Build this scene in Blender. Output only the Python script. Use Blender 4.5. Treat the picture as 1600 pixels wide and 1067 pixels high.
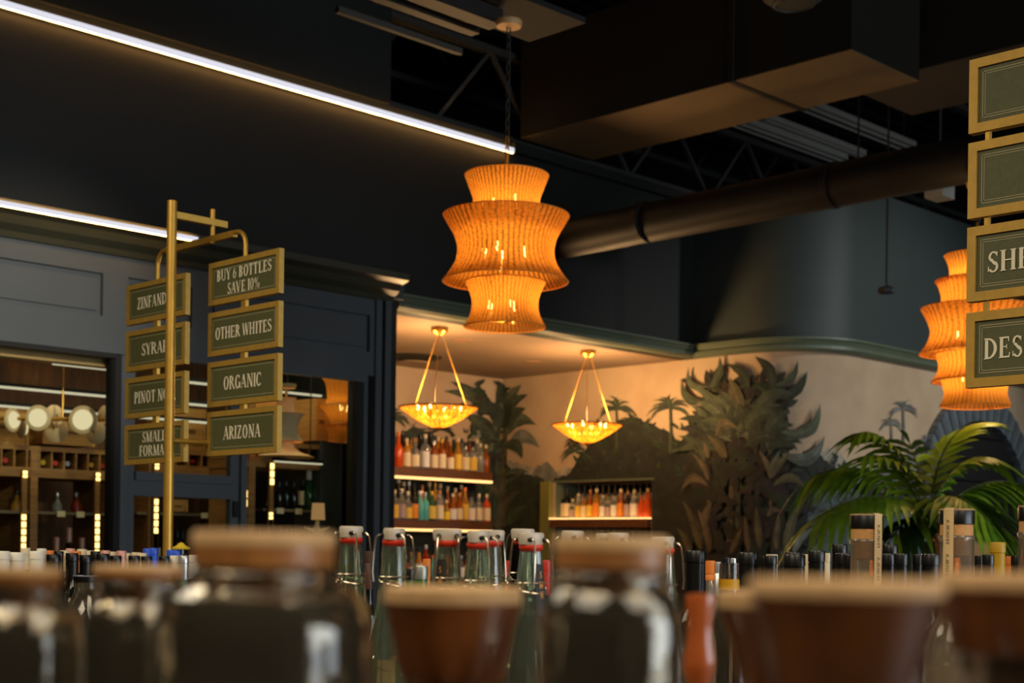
import bpy, math, random
from mathutils import Vector, Matrix
random.seed(7)
for o in list(bpy.data.objects): bpy.data.objects.remove(o, do_unlink=True)
scene = bpy.context.scene
COL = scene.collection
R2 = math.sqrt(2.0)
EZ = 1.5                      # eye height
F = 2250.0; PX, PY = 800.0, 853.5; ROLL = math.radians(0.75)

# ------------------------------------------------------------------ camera
cd = bpy.data.cameras.new('camera'); cam = bpy.data.objects.new('camera', cd); COL.objects.link(cam)
cd.sensor_fit = 'HORIZONTAL'; cd.sensor_width = 36.0; cd.lens = 36.0*F/1600.0
cd.shift_y = (PY-533.5)/1600.0
cd.clip_start = 0.05; cd.clip_end = 100
cam.matrix_world = Matrix.Translation((0,0,EZ)) @ Matrix.Rotation(math.radians(-45),4,'Z') @ Matrix.Rotation(math.radians(90),4,'X') @ Matrix.Rotation(ROLL,4,'Z')
cd.dof.use_dof = True; cd.dof.focus_distance = 2.6; cd.dof.aperture_fstop = 8.2
scene.camera = cam

# ------------------------------------------------------------------ world, daylight, exposure
w = bpy.data.worlds.new('world'); scene.world = w; w.use_nodes = True
w.node_tree.nodes['Background'].inputs[0].default_value = (0.55,0.62,0.7,1)
w.node_tree.nodes['Background'].inputs[1].default_value = 0.004
def area(name, loc, rot, sx, sy, power, col):
    l = bpy.data.lights.new(name,'AREA'); l.shape='RECTANGLE'; l.size=sx; l.size_y=sy; l.energy=power; l.color=col
    o = bpy.data.objects.new(name,l); o.location=loc; o.rotation_euler=rot; COL.objects.link(o); return o
# shop window to the right of the camera (daylight), faces +Y
area('shop_window_daylight', (5.4,-5.2,2.3), (math.radians(90),0,0), 7.0, 2.4, 330, (0.82,0.91,1.0))
# lamps hanging over the shop floor around the camera, all facing down
for lx,ly,lp in ((-1.0,0.6,74),(0.9,-1.4,74),(0.3,3.4,60)):
    area('shop_ceiling_lamp', (lx,ly,3.35), (0,0,0), 1.8, 1.8, lp, (1.0,0.85,0.62))
# mural washer on the shop ceiling; unseen spot added to brighten the cellar frieze
def spot(name, loc, aim, power, deg, col, size=0.15, blend=0.8):
    l=bpy.data.lights.new(name,'SPOT'); l.energy=power; l.spot_size=math.radians(deg); l.spot_blend=blend; l.color=col; l.shadow_soft_size=size
    o=bpy.data.objects.new(name,l); o.location=loc; o.rotation_euler=(Vector(aim)-Vector(loc)).to_track_quat('-Z','Y').to_euler(); COL.objects.link(o)
spot('mural_wall_washer',(11.2,1.6,4.5),(10.9,6.33,2.3),420,62,(0.97,0.95,0.92))
spot('frieze_fill_spot',(2.2,1.2,3.4),(3.75,7.4,2.72),1350,17,(1.0,0.87,0.70),0.1,1.0)
vs = scene.view_settings
vs.view_transform = 'Standard'; vs.look = 'None'; vs.exposure = 0.0; vs.gamma = 1.0; vs.use_curve_mapping = False

# ------------------------------------------------------------------ pixel helpers (1600x1067 frame)
def ray(px, py):
    dx, dy = px-PX, py-PY
    c, s = math.cos(ROLL), math.sin(ROLL)
    x = dx*c+dy*s; y = -dx*s+dy*c
    k = x/F; h = -y/F
    return Vector(((1+k)/R2, (1-k)/R2, h))
def at(px, py, d):
    v = ray(px,py)*d; return Vector((v.x, v.y, v.z+EZ))
def onY(px, py, Y):
    v = ray(px,py); v = v*(Y/v.y); return Vector((v.x, v.y, v.z+EZ))
def onX(px, py, X):
    v = ray(px,py); v = v*(X/v.x); return Vector((v.x, v.y, v.z+EZ))
def onZ(px, py, Z):
    v = ray(px,py); v = v*((Z-EZ)/v.z); return Vector((v.x, v.y, Z))

# ------------------------------------------------------------------ materials
def s2l(c): return tuple(((x/255)/12.92 if x/255<=0.04045 else ((x/255+0.055)/1.055)**2.4) for x in c)
MATS = {}
def mat(name, rgb, rough=0.5, metal=0.0, trans=0.0, noise=0.0, scale=20.0, coat=0.0, bump=0.0, ior=1.45, stretch=None, alpha=1.0, rgb2=None):
    if name in MATS: return MATS[name]
    m = bpy.data.materials.new(name); m.use_nodes = True; nt = m.node_tree; p = nt.nodes['Principled BSDF']
    c = s2l(rgb)
    p.inputs['Base Color'].default_value = (*c,1); p.inputs['Roughness'].default_value = rough
    p.inputs['Metallic'].default_value = metal; p.inputs['Transmission Weight'].default_value = trans
    p.inputs['IOR'].default_value = ior; p.inputs['Coat Weight'].default_value = coat; p.inputs['Coat Roughness'].default_value = 0.05
    if noise > 0 or bump > 0 or rgb2:
        tc = nt.nodes.new('ShaderNodeTexCoord'); mp = nt.nodes.new('ShaderNodeMapping')
        if stretch: mp.inputs['Scale'].default_value = stretch
        nz = nt.nodes.new('ShaderNodeTexNoise'); nz.inputs['Scale'].default_value = scale; nz.inputs['Detail'].default_value = 6
        nt.links.new(tc.outputs['Object'], mp.inputs[0]); nt.links.new(mp.outputs[0], nz.inputs['Vector'])
        cr = nt.nodes.new('ShaderNodeValToRGB')
        if rgb2: a, b = s2l(rgb2), c
        else: a = tuple(x*(1-noise) for x in c); b = tuple(min(1,x*(1+noise)) for x in c)
        cr.color_ramp.elements[0].position = 0.32; cr.color_ramp.elements[1].position = 0.68
        cr.color_ramp.elements[0].color = (*a,1); cr.color_ramp.elements[1].color = (*b,1)
        nt.links.new(nz.outputs['Fac'], cr.inputs[0]); nt.links.new(cr.outputs[0], p.inputs['Base Color'])
        if bump > 0:
            bp = nt.nodes.new('ShaderNodeBump'); bp.inputs['Strength'].default_value = bump; bp.inputs['Distance'].default_value = 0.01
            nt.links.new(nz.outputs['Fac'], bp.inputs['Height']); nt.links.new(bp.outputs[0], p.inputs['Normal'])
    MATS[name] = m; return m
def emit(name, rgb, strength):
    if name in MATS: return MATS[name]
    m = bpy.data.materials.new(name); m.use_nodes = True; nt = m.node_tree
    nt.nodes.remove(nt.nodes['Principled BSDF'])
    e = nt.nodes.new('ShaderNodeEmission'); e.inputs[0].default_value = (*s2l(rgb),1); e.inputs[1].default_value = strength
    nt.links.new(e.outputs[0], nt.nodes['Material Output'].inputs[0]); MATS[name] = m; return m
def pane_mat(name, tint=(0.85,0.9,0.88), refl=1.0):
    m = bpy.data.materials.new(name); m.use_nodes = True; nt = m.node_tree
    nt.nodes.remove(nt.nodes['Principled BSDF'])
    t = nt.nodes.new('ShaderNodeBsdfTransparent'); t.inputs[0].default_value = (*tint,1)
    g = nt.nodes.new('ShaderNodeBsdfGlossy'); g.inputs['Roughness'].default_value = 0.01
    fr = nt.nodes.new('ShaderNodeFresnel'); fr.inputs[0].default_value = 1.18
    mx = nt.nodes.new('ShaderNodeMixShader')
    nt.links.new(fr.outputs[0], mx.inputs[0]); nt.links.new(t.outputs[0], mx.inputs[1]); nt.links.new(g.outputs[0], mx.inputs[2])
    nt.links.new(mx.outputs[0], nt.nodes['Material Output'].inputs[0]); MATS[name] = m; return m
def shade_mat(name, rgb, reeds, gap=0.06, dark=0.35):
    """woven reeds: translucent, darker in the joints, narrow see-through gaps"""
    m = bpy.data.materials.new(name); m.use_nodes = True; nt = m.node_tree
    nt.nodes.remove(nt.nodes['Principled BSDF']); L = nt.links.new
    uv = nt.nodes.new('ShaderNodeUVMap'); sep = nt.nodes.new('ShaderNodeSeparateXYZ'); L(uv.outputs[0], sep.inputs[0])
    mu = nt.nodes.new('ShaderNodeMath'); mu.operation='MULTIPLY'; mu.inputs[1].default_value = reeds; L(sep.outputs[0], mu.inputs[0])
    nz = nt.nodes.new('ShaderNodeTexNoise'); nz.inputs['Scale'].default_value = 26; nz.inputs['Detail'].default_value = 3; L(uv.outputs[0], nz.inputs['Vector'])
    ad = nt.nodes.new('ShaderNodeMath'); ad.operation='ADD'; L(mu.outputs[0], ad.inputs[0]); 
    sc = nt.nodes.new('ShaderNodeMath'); sc.operation='MULTIPLY'; sc.inputs[1].default_value = 0.7; L(nz.outputs['Fac'], sc.inputs[0]); L(sc.outputs[0], ad.inputs[1])
    fr = nt.nodes.new('ShaderNodeMath'); fr.operation='FRACT'; L(ad.outputs[0], fr.inputs[0])
    cr = nt.nodes.new('ShaderNodeValToRGB'); L(fr.outputs[0], cr.inputs[0])
    c = s2l(rgb); d = tuple(x*dark for x in c)
    e = cr.color_ramp.elements; e[0].position=0.0; e[0].color=(*d,1); e[1].position=0.28; e[1].color=(*c,1)
    x = e.new(0.8); x.color=(*c,1); x = e.new(1.0); x.color=(*d,1)
    nz2 = nt.nodes.new('ShaderNodeTexNoise'); nz2.inputs['Scale'].default_value = 60; L(uv.outputs[0], nz2.inputs['Vector'])
    mr = nt.nodes.new('ShaderNodeMapRange'); mr.inputs[1].default_value=0.3; mr.inputs[2].default_value=0.7; mr.inputs[3].default_value=0.65; mr.inputs[4].default_value=1.1; L(nz2.outputs['Fac'], mr.inputs[0])
    mm = nt.nodes.new('ShaderNodeMixRGB'); mm.blend_type='MULTIPLY'; mm.inputs[0].default_value=1; L(cr.outputs[0], mm.inputs[1]); L(mr.outputs[0], mm.inputs[2])
    tl = nt.nodes.new('ShaderNodeBsdfTranslucent'); df = nt.nodes.new('ShaderNodeBsdfDiffuse'); L(mm.outputs[0], tl.inputs[0]); L(mm.outputs[0], df.inputs[0])
    mx = nt.nodes.new('ShaderNodeMixShader'); mx.inputs[0].default_value = 0.45; L(tl.outputs[0], mx.inputs[1]); L(df.outputs[0], mx.inputs[2])
    tr = nt.nodes.new('ShaderNodeBsdfTransparent')
    gp = nt.nodes.new('ShaderNodeMath'); gp.operation='MULTIPLY'
    g1 = nt.nodes.new('ShaderNodeMath'); g1.operation='LESS_THAN'; g1.inputs[1].default_value = gap*2; L(fr.outputs[0], g1.inputs[0])
    g2 = nt.nodes.new('ShaderNodeMath'); g2.operation='GREATER_THAN'; g2.inputs[1].default_value = 0.45; L(nz2.outputs['Fac'], g2.inputs[0])
    L(g1.outputs[0], gp.inputs[0]); L(g2.outputs[0], gp.inputs[1])
    mx2 = nt.nodes.new('ShaderNodeMixShader'); L(gp.outputs[0], mx2.inputs[0]); L(mx.outputs[0], mx2.inputs[1]); L(tr.outputs[0], mx2.inputs[2])
    L(mx2.outputs[0], nt.nodes['Material Output'].inputs[0]); MATS[name] = m; return m
def attr_mat(name, rough=0.8, noise=0.15, scale=30):
    m = bpy.data.materials.new(name); m.use_nodes = True; nt = m.node_tree; p = nt.nodes['Principled BSDF']
    a = nt.nodes.new('ShaderNodeVertexColor'); a.layer_name = 'Col'
    tc = nt.nodes.new('ShaderNodeTexCoord'); nz = nt.nodes.new('ShaderNodeTexNoise'); nz.inputs['Scale'].default_value = scale; nz.inputs['Detail'].default_value = 8
    nt.links.new(tc.outputs['Object'], nz.inputs['Vector'])
    mr = nt.nodes.new('ShaderNodeMapRange'); mr.inputs[1].default_value=0.3; mr.inputs[2].default_value=0.7; mr.inputs[3].default_value=1-noise; mr.inputs[4].default_value=1+noise
    nt.links.new(nz.outputs['Fac'], mr.inputs[0])
    mm = nt.nodes.new('ShaderNodeMixRGB'); mm.blend_type='MULTIPLY'; mm.inputs[0].default_value = 1
    nt.links.new(a.outputs[0], mm.inputs[1]); nt.links.new(mr.outputs[0], mm.inputs[2]); nt.links.new(mm.outputs[0], p.inputs['Base Color'])
    p.inputs['Roughness'].default_value = rough; MATS[name] = m; return m

# ------------------------------------------------------------------ mesh building
class MB:
    def __init__(s): s.v=[]; s.f=[]; s.uv=None; s.smooth=False; s.col=None
    def box(s, x0,y0,z0,x1,y1,z1):
        n=len(s.v); s.v += [(x0,y0,z0),(x1,y0,z0),(x1,y1,z0),(x0,y1,z0),(x0,y0,z1),(x1,y0,z1),(x1,y1,z1),(x0,y1,z1)]
        s.f += [tuple(n+i for i in q) for q in ((3,2,1,0),(4,5,6,7),(0,1,5,4),(1,2,6,5),(2,3,7,6),(3,0,4,7))]; return s
    def bar(s, a, b, wx, wz=None):
        """square bar between two points"""
        a=Vector(a); b=Vector(b); wz = wz or wx; d=(b-a).normalized()
        up = Vector((0,0,1)) if abs(d.z)<0.95 else Vector((0,1,0))
        sd = d.cross(up).normalized()*(wx/2); u2 = sd.cross(d).normalized()*(wz/2); n=len(s.v)
        for p in (a,b):
            for q in (-sd-u2, sd-u2, sd+u2, -sd+u2): s.v.append(tuple(p+q))
        s.f += [tuple(n+i for i in q) for q in ((3,2,1,0),(4,5,6,7),(0,1,5,4),(1,2,6,5),(2,3,7,6),(3,0,4,7))]; return s
    def tube(s, pts, r, seg=10, cap=True):
        pts=[Vector(p) for p in pts]; n=len(pts); base=len(s.v); rr = r if isinstance(r,(list,tuple)) else [r]*n
        prev=None
        for i,p in enumerate(pts):
            d=((pts[min(i+1,n-1)]-pts[max(i-1,0)])).normalized()
            up = prev if prev is not None else (Vector((0,0,1)) if abs(d.z)<0.9 else Vector((1,0,0)))
            a=d.cross(up).normalized(); b=a.cross(d).normalized(); prev=b
            for j in range(seg):
                t=2*math.pi*j/seg; s.v.append(tuple(p+(a*math.cos(t)+b*math.sin(t))*rr[i]))
        for i in range(n-1):
            for j in range(seg):
                k=(j+1)%seg; s.f.append((base+i*seg+j, base+i*seg+k, base+(i+1)*seg+k, base+(i+1)*seg+j))
        if cap:
            s.f.append(tuple(base+j for j in reversed(range(seg)))); s.f.append(tuple(base+(n-1)*seg+j for j in range(seg)))
        s.smooth=True; return s
    def lathe(s, prof, seg=24, c=(0,0,0), a0=0.0, a1=2*math.pi, caps=True):
        full = abs(a1-a0-2*math.pi)<1e-6; m = seg if full else seg+1; base=len(s.v)
        for r,z in prof:
            for j in range(m):
                t=a0+(a1-a0)*j/seg; s.v.append((c[0]+r*math.cos(t), c[1]+r*math.sin(t), c[2]+z))
        for i in range(len(prof)-1):
            for j in range(seg):
                k=(j+1)%m; s.f.append((base+i*m+j, base+i*m+k, base+(i+1)*m+k, base+(i+1)*m+j))
        if full and caps:
            if prof[0][0]>1e-5: s.f.append(tuple(base+j for j in reversed(range(m))))
            if prof[-1][0]>1e-5: s.f.append(tuple(base+(len(prof)-1)*m+j for j in range(m)))
        s.smooth=True; return s
    def ball(s, c, r, seg=12, sz=1.0):
        n=8; return s.lathe([(max(1e-6,r*math.sin(math.pi*i/n)), -r*sz*math.cos(math.pi*i/n)) for i in range(n+1)], seg, c)
    def poly(s, pts): 
        n=len(s.v); s.v += [tuple(p) for p in pts]; s.f.append(tuple(range(n,n+len(pts)))); return s
    def mesh(s, name):
        me = bpy.data.meshes.new(name); me.from_pydata(s.v,[],s.f); me.update()
        if s.smooth:
            me.polygons.foreach_set('use_smooth',[True]*len(me.polygons))
            try: me.set_sharp_from_angle(angle=math.radians(38))
            except Exception: pass
        if s.uv:
            ul = me.uv_layers.new(name='UVMap'); 
            for lp in me.loops: ul.data[lp.index].uv = s.uv[lp.vertex_index]
        if s.col:
            ca = me.color_attributes.new('Col','FLOAT_COLOR','POINT')
            for i,c in enumerate(s.col): ca.data[i].color = (*c,1)
        return me
    def build(s, name, m, parent=None, loc=None):
        me = s.mesh(name)
        if m: me.materials.append(m)
        return link(name, me, parent, loc)
def link(name, me, parent=None, loc=None):
    o = bpy.data.objects.new(name, me); COL.objects.link(o)
    if parent is not None: o.parent = parent
    if loc is not None: o.location = loc
    return o
def tag(o, label=None, cat=None, group=None, kind=None):
    if label: o['label']=label
    if cat: o['category']=cat
    if group: o['group']=group
    if kind: o['kind']=kind
    return o
def thing(name, label, cat, loc=(0,0,0), rz=0.0, group=None):
    o = bpy.data.objects.new(name, None); o.empty_display_size=0.05; COL.objects.link(o)
    o.location=loc; o.rotation_euler=(0,0,rz); return tag(o,label,cat,group)
def struct(name, mb, m): return tag(mb.build(name,m), kind='structure')
ORD = ['first','second','third','fourth','fifth','sixth','seventh','eighth','ninth','tenth','eleventh','twelfth','thirteenth','fourteenth','fifteenth','sixteenth','seventeenth','eighteenth','nineteenth','twentieth','twenty-first','twenty-second','twenty-third','twenty-fourth','twenty-fifth','twenty-sixth','twenty-seventh','twenty-eighth','twenty-ninth','thirtieth']

# palette
M_slate = mat('slate_paint', (64,72,76), 0.55, noise=0.06, scale=3)
M_darkwall = mat('dark_wall_paint', (20,23,20), 0.6, noise=0.08, scale=2)
M_black = mat('black_paint', (16,16,15), 0.75)
M_ceil = mat('ceiling_black', (22,22,20), 0.8, noise=0.2, scale=4)
M_rduct = mat('round_duct_paint', (27,22,18), 0.55, noise=0.1, scale=3)
M_duct_lit = mat('duct_underside_lit', (118,96,62), 0.6, noise=0.08, scale=3)  # duct paint made lighter: lamp light from below put into the colour
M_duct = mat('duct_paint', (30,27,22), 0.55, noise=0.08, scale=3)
M_darkwall_lit = mat('teal_grey_wall_lit', (50,60,58), 0.6, noise=0.06, scale=2)  # same paint as the dark wall, lightened for the wash of light on it
M_csage = mat('dark_sage_trim', (56,58,44), 0.45)
M_steel = mat('joist_paint', (48,48,44), 0.6)
M_white = mat('enamel_white', (150,148,138), 0.5)
M_tan = mat('tan_plaster', (138,116,94), 0.7, noise=0.06, scale=3)
M_sage = mat('sage_trim', (92,102,82), 0.45, noise=0.05, scale=6)
M_floor = mat('floor_concrete', (70,62,54), 0.5, noise=0.15, scale=3)
M_gold = mat('brushed_gold', (196,152,62), 0.38, metal=0.55, noise=0.06, scale=40)
M_gold_dull = mat('gold_frame', (188,150,66), 0.5, metal=0.35, noise=0.08, scale=50)
M_board = mat('olive_board', (86,88,54), 0.55, noise=0.10, scale=120)
M_cream = mat('cream_print', (240,232,204), 0.6)
M_brass = mat('gilded_metal', (196,138,46), 0.35, metal=0.5)
M_wood = mat('rack_wood', (150,104,52), 0.5, noise=0.25, scale=6, stretch=(1,1,12))
M_woodd = mat('dark_shelf_wood', (96,56,26), 0.45, noise=0.3, scale=5, stretch=(1,8,8))
M_crate = mat('crate_wood', (190,140,70), 0.6, noise=0.2, scale=4, stretch=(1,1,14))
M_led = emit('led_white', (226,226,238), 1.0)
M_ledw = emit('led_warm', (255,196,120), 2.2)
M_halo = emit('led_halo',(255,184,100),34.0)
M_ledc = emit('led_cellar', (255,236,200), 0.8)
M_bulb = emit('bulb_glow', (255,210,120), 14.0)
M_pane = pane_mat('window_glass')

# ------------------------------------------------------------------ structure: room shell (room axes are the world axes, camera looks along the diagonal)
WY = 7.5; WT = EZ+2.97          # left wall plane, wall top
AX, AY = 9.61, 9.77             # alcove planes
RY, RR = 6.33, 0.65             # mural wall on the right, corner radius
ACZ = EZ+1.59                   # alcove ceiling
struct('floor', MB().box(-5,-5.6,-0.1,17,11.4,0.0), M_floor)
ceil = struct('ceiling', MB().box(-5,-5.6,EZ+4.9,17,11.4,EZ+5.0), M_ceil)
for i in range(60):             # deck ribs run along X
    y = -2+i*0.21
    MB().box(4,y,EZ+4.84,16,y+0.10,EZ+4.90).build('deck_rib', M_ceil, ceil) if 1 else None
struct('wall_back', MB().box(-5,11.3,0,17,11.4,EZ+4.9), M_black)
struct('wall_end', MB().box(16.9,-5.6,0,17,11.3,EZ+4.9), M_black)
struct('wall_front', MB().box(-5,-5.6,0,-4.9,11.3,EZ+4.9), M_darkwall)
struct('wall_window_side', MB().box(-5,-5.6,0,17,-5.5,EZ+4.9), M_darkwall)
# left wall: above the cellar front and over the alcove opening
CFZ = onY(606,463,7.35).z       # top of cellar front
struct('wall_left', MB().box(-5,WY,CFZ-0.02,6.32,WY+0.12,WT).box(6.32,WY,ACZ+0.0,AX,WY+0.12,WT), M_darkwall)
struct('wall_left_upper', MB().box(-5,WY-0.03,WT,onY(607,60,WY).x,WY+0.10,EZ+4.9), M_darkwall)
struct('trim_1', MB().box(onY(803,236,WY-0.05).x,WY-0.06,WT-0.09,AX,WY+0.16,WT-0.02), M_darkwall)
struct('wall_cellar_side', MB().box(6.26,7.45,0,6.32,AY,CFZ), M_darkwall)
struct('ceiling_alcove', MB().box(6.32,WY+0.12,ACZ,AX+0.6,AY+0.1,ACZ+0.08), M_tan)

# mural wall path
def path_pt(s):
    """arc length s from the alcove's left end -> (x, y, nx, ny)"""
    L1 = AX-6.32; L2 = AY-(RY+RR); L3 = RR*math.pi/2
    if s<=L1: return 6.32+s, AY, 0,-1
    s-=L1
    if s<=L2: return AX, AY-s, -1,0
    s-=L2
    if s<=L3:
        a=s/RR; cx,cy=AX+RR, RY+RR
        return cx-RR*math.cos(a), cy-RR*math.sin(a), -math.cos(a), -math.sin(a)
    s-=L3; return AX+RR+s, RY, 0,-1
SL1=AX-6.32; SL2=SL1+AY-(RY+RR); SL3=SL2+RR*math.pi/2; SEND=SL3+5.5
stops = [0,SL1]+[SL1+ (SL2-SL1)*t for t in (1,)]+[SL2+(SL3-SL2)*i/16 for i in range(1,17)]+[SEND]
def wall_strip(ss, z0, z1, off=0.0):
    b=MB(); b.smooth=True
    for s in ss:
        x,y,nx,ny=path_pt(s); b.v += [(x+nx*off,y+ny*off,z0),(x+nx*off,y+ny*off,z1)]
    for i in range(len(ss)-1): b.f.append((2*i,2*i+2,2*i+3,2*i+1))
    return b
M_mural = mat('mural_paper', (196,172,140), 0.8, rgb2=(178,152,122), scale=2.2)
struct('wall_alcove_left', wall_strip([0,SL1],0,ACZ), M_mural)
# right alcove wall and rounded corner; niche is cut out
NZ0, NZ1 = onX(940,811,AX).z-0.42, onX(940,752,AX).z
NS0 = SL1+AY-onX(868,790,AX).y; NS1 = SL1+AY-onX(1018,790,AX).y
b=MB(); b.smooth=True
for (s0,s1,z0,z1) in ((SL1,NS0,0,ACZ),(NS0,NS1,0,NZ0),(NS0,NS1,NZ1,ACZ),(NS1,SL2,0,ACZ)):
    q = wall_strip([s0,s1],z0,z1); n=len(b.v); b.v+=q.v; b.f+=[tuple(i+n for i in f) for f in q.f]
q = wall_strip(stops[2:],0,ACZ); n=len(b.v); b.v+=q.v; b.f+=[tuple(i+n for i in f) for f in q.f]
struct('wall_right', b, M_mural)
up = [SL1+AY-WY]+stops[2:]
b = wall_strip(up, ACZ, WT); q = wall_strip(up, ACZ, WT, -0.1)
struct('wall_right_upper', b, M_darkwall_lit)
# sage cornice: along the alcove lintel, then round the corner
def profile_sweep(pts_n, prof):
    """pts_n: (x,y,nx,ny); prof: (offset, z) closed"""
    b=MB(); k=len(prof)
    for x,y,nx,ny in pts_n:
        for o_,z in prof: b.v.append((x+nx*o_, y+ny*o_, z))
    for i in range(len(pts_n)-1):
        for j in range(k):
            j2=(j+1)%k; b.f.append((i*k+j,(i+1)*k+j,(i+1)*k+j2,i*k+j2))
    b.f.append(tuple(range(k))); b.f.append(tuple((len(pts_n)-1)*k+j for j in reversed(range(k)))); return b
CP = [(-0.02,ACZ),(0.05,ACZ),(0.075,ACZ+0.02),(0.075,ACZ+0.045),(0.055,ACZ+0.06),(0.075,ACZ+0.085),(0.09,ACZ+0.095),(0.09,ACZ+0.11),(-0.02,ACZ+0.11)]
struct('trim_2', profile_sweep([(6.32,WY,0,-1),(AX-0.02,WY,0,-1)], CP), M_sage)
struct('trim_3', profile_sweep([path_pt(s) for s in up], CP), M_sage)

# ------------------------------------------------------------------ linear LED strips on the left wall
def wall_led(p0, p1, Y, hgt, label):
    """flush extrusion: white front lens, warm light leaking from its upper and lower edge along the wall"""
    a = onY(*p0,Y); bb = onY(*p1,Y); z=(a.z+bb.z)/2
    t = thing('led_strip_light', label, 'light', (0,0,0))
    MB().box(a.x,Y-0.022,z-hgt/2+0.003,bb.x,Y,z+hgt/2-0.003).build('housing', M_black, t)
    MB().box(a.x,Y-0.026,z-hgt*0.5,bb.x,Y-0.022,z+hgt*0.5).build('diffuser', M_led, t)
    for sg in (-1,1):
        zz=z+sg*(hgt/2-0.002); MB().box(a.x,Y-0.012,zz-0.001,bb.x,Y-0.002,zz+0.001).build('edge_glow', M_halo, t)
YLED=7.17
wall_led((-40,-5),(800,236),WY-0.03,0.036,'long white LED line along the top of the dark wall')
wall_led((-40,312),(306,374),YLED,0.026,'short white LED line above the cellar front')
# ------------------------------------------------------------------ ducts, joists and ceiling fittings
DZ=EZ+3.0
t = thing('rectangular_duct','big boxy brown-black air duct hanging below the ceiling','duct',(7.89,6.1,DZ))
MB().box(-0.4,-1.42,0,0.4,-0.55,0.74).build('duct_section',M_duct,t)
MB().box(-0.4,-0.54,0,0.4,1.36,0.74).build('duct_section',M_duct,t)
MB().box(-0.42,-0.565,-0.012,0.42,-0.525,0.74).build('flange',M_duct,t)
MB().box(-0.398,-1.418,-0.006,0.398,-0.57,-0.001).build('bottom_panel',M_duct_lit,t); MB().box(-0.398,-0.52,-0.006,0.398,1.358,-0.001).build('bottom_panel',M_duct_lit,t)  # thin sheets added to carry the painted lamp light on the underside
t = thing('round_duct','long round dark duct crossing behind the central lamp','duct',(7.66,0,EZ+2.25))
MB().tube([(0.05,WY+0.02,0),(0,4.6,0),(0,1.0,0.0)],0.135,24).build('pipe',M_rduct,t)
for y in (6.4,4.9,3.2): MB().tube([(0,y-0.02,0),(0,y+0.02,0)],0.142,24).build('joint_ring',M_rduct,t)
t = thing('spiral_duct','pale spiral-seamed round duct at the top right corner','duct',(0,0,0))
a=at(1428,-8,7.6); c=at(1750,-75,6.4)
a=onZ(1440,12,EZ+4.0)+Vector((0,0,0.28)); 
MB().tube([a,a+Vector((4.5,0,0))],0.30,28).build('pipe',mat('galvanised',(120,112,92),0.45,metal=0.3),t)
for i in range(14): MB().tube([a+Vector((0.05+0.3*i,0,0)),a+Vector((0.075+0.3*i,0,0))],0.307,28).build('seam',M_steel,t)
t = thing('rectangular_duct','dark boxy duct end above the right-hand signs','duct',onZ(1560,108,EZ+3.1))
MB().box(-0.35,-1.2,0,0.5,0.9,0.62).build('duct_section',M_duct,t)
MB().box(-0.348,-1.198,-0.006,0.498,0.898,-0.001).build('bottom_panel',mat('duct_underside_dim_lit',(60,50,36),0.6),t)  # underside light put into the colour here too, fainter
t = thing('ceiling_diffuser','dark round air diffuser at the top edge',  'vent', onZ(1240,4,EZ+3.0))
MB().lathe([(0.0001,0.0),(0.09,0.0),(0.10,-0.02),(0.17,0.03),(0.18,0.06),(0.1,0.2),(0.1,1.85)],28).build('cone',M_steel,t)
MB().lathe([(0.06,-0.012),(0.12,-0.012),(0.12,-0.006),(0.06,-0.006)],24).build('ring',M_steel,t)
def joist(Y, X0, X1, z0, h, label, pitch=1.05, x_node=6.76):
    t = thing('steel_joist', label, 'joist', (0,Y,z0), group='open web joists')
    MB().box(X0,-0.04,0,X1,0.04,0.05).build('bottom_chord',M_steel,t); MB().box(X0,-0.04,h,X1,0.04,h+0.05).build('top_chord',M_steel,t)
    x = x_node-pitch*4; i=0
    while x < X1-pitch:
        if x>X0:
            MB().bar((x,0,0.03),(x+pitch/2,0,h+0.02),0.03).build('web',M_steel,t); MB().bar((x+pitch/2,0,h+0.02),(x+pitch,0,0.03),0.03).build('web',M_steel,t)
        x+=pitch
    return t
joist(WY+0.08,6.3,15.5,WT+0.0,0.62,'steel joist standing along the top of the dark left wall')
joist(6.0,4.5,15.5,EZ+3.75,0.6,'steel joist crossing above the boxy duct', x_node=6.9)
joist(3.0,7.0,15.5,EZ+3.75,0.6,'steel joist above the right-hand white strip lights', x_node=7.2)
joist(8.9,6.0,15.5,EZ+3.75,0.6,'far steel joist behind the long duct', x_node=7.2)
def strip_fix(p0,p1,Z,wd,label):
    a=onZ(*p0,Z); c=onZ(*p1,Z); L=c.x-a.x
    t=thing('strip_light',label,'light fixture',a)
    MB().box(0,-wd/2,0,L,wd/2,0.05).build('housing',M_white,t)
    for s in (-1,1): MB().tube([(0.03,s*wd*0.25,-0.015),(L-0.03,s*wd*0.25,-0.015)],0.014,8).build('tube',M_white,t)
    for x in (0.1,L-0.1): MB().bar((x,0,0.05),(x,0,EZ+4.84-Z),0.012).build('hanger',M_steel,t)
strip_fix((1255,166),(1433,229),EZ+3.9,0.17,'unlit white strip light furthest right below the deck')
strip_fix((1190,184),(1362,241),EZ+3.8,0.07,'thin unlit strip light between two wider ones')
strip_fix((1145,190),(1322,250),EZ+3.7,0.15,'unlit white strip light nearest the long round duct')
strip_fix((1330,312),(1520,392),EZ+2.95,0.0+0.1,'unlit strip light under the duct near the right sign')
t=thing('ceiling_projector','small pale box fitting below the round duct','fixture',onZ(1468,300,EZ+2.6))
MB().box(-0.09,-0.07,-0.05,0.09,0.07,0.05).build('body',M_white,t); MB().box(-0.2,-0.012,0.0,-0.09,0.012,0.02).build('arm',M_steel,t); MB().tube([(0,0,0.05),(0,0,2.2)],0.008,8).build('rod',M_steel,t)
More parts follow.
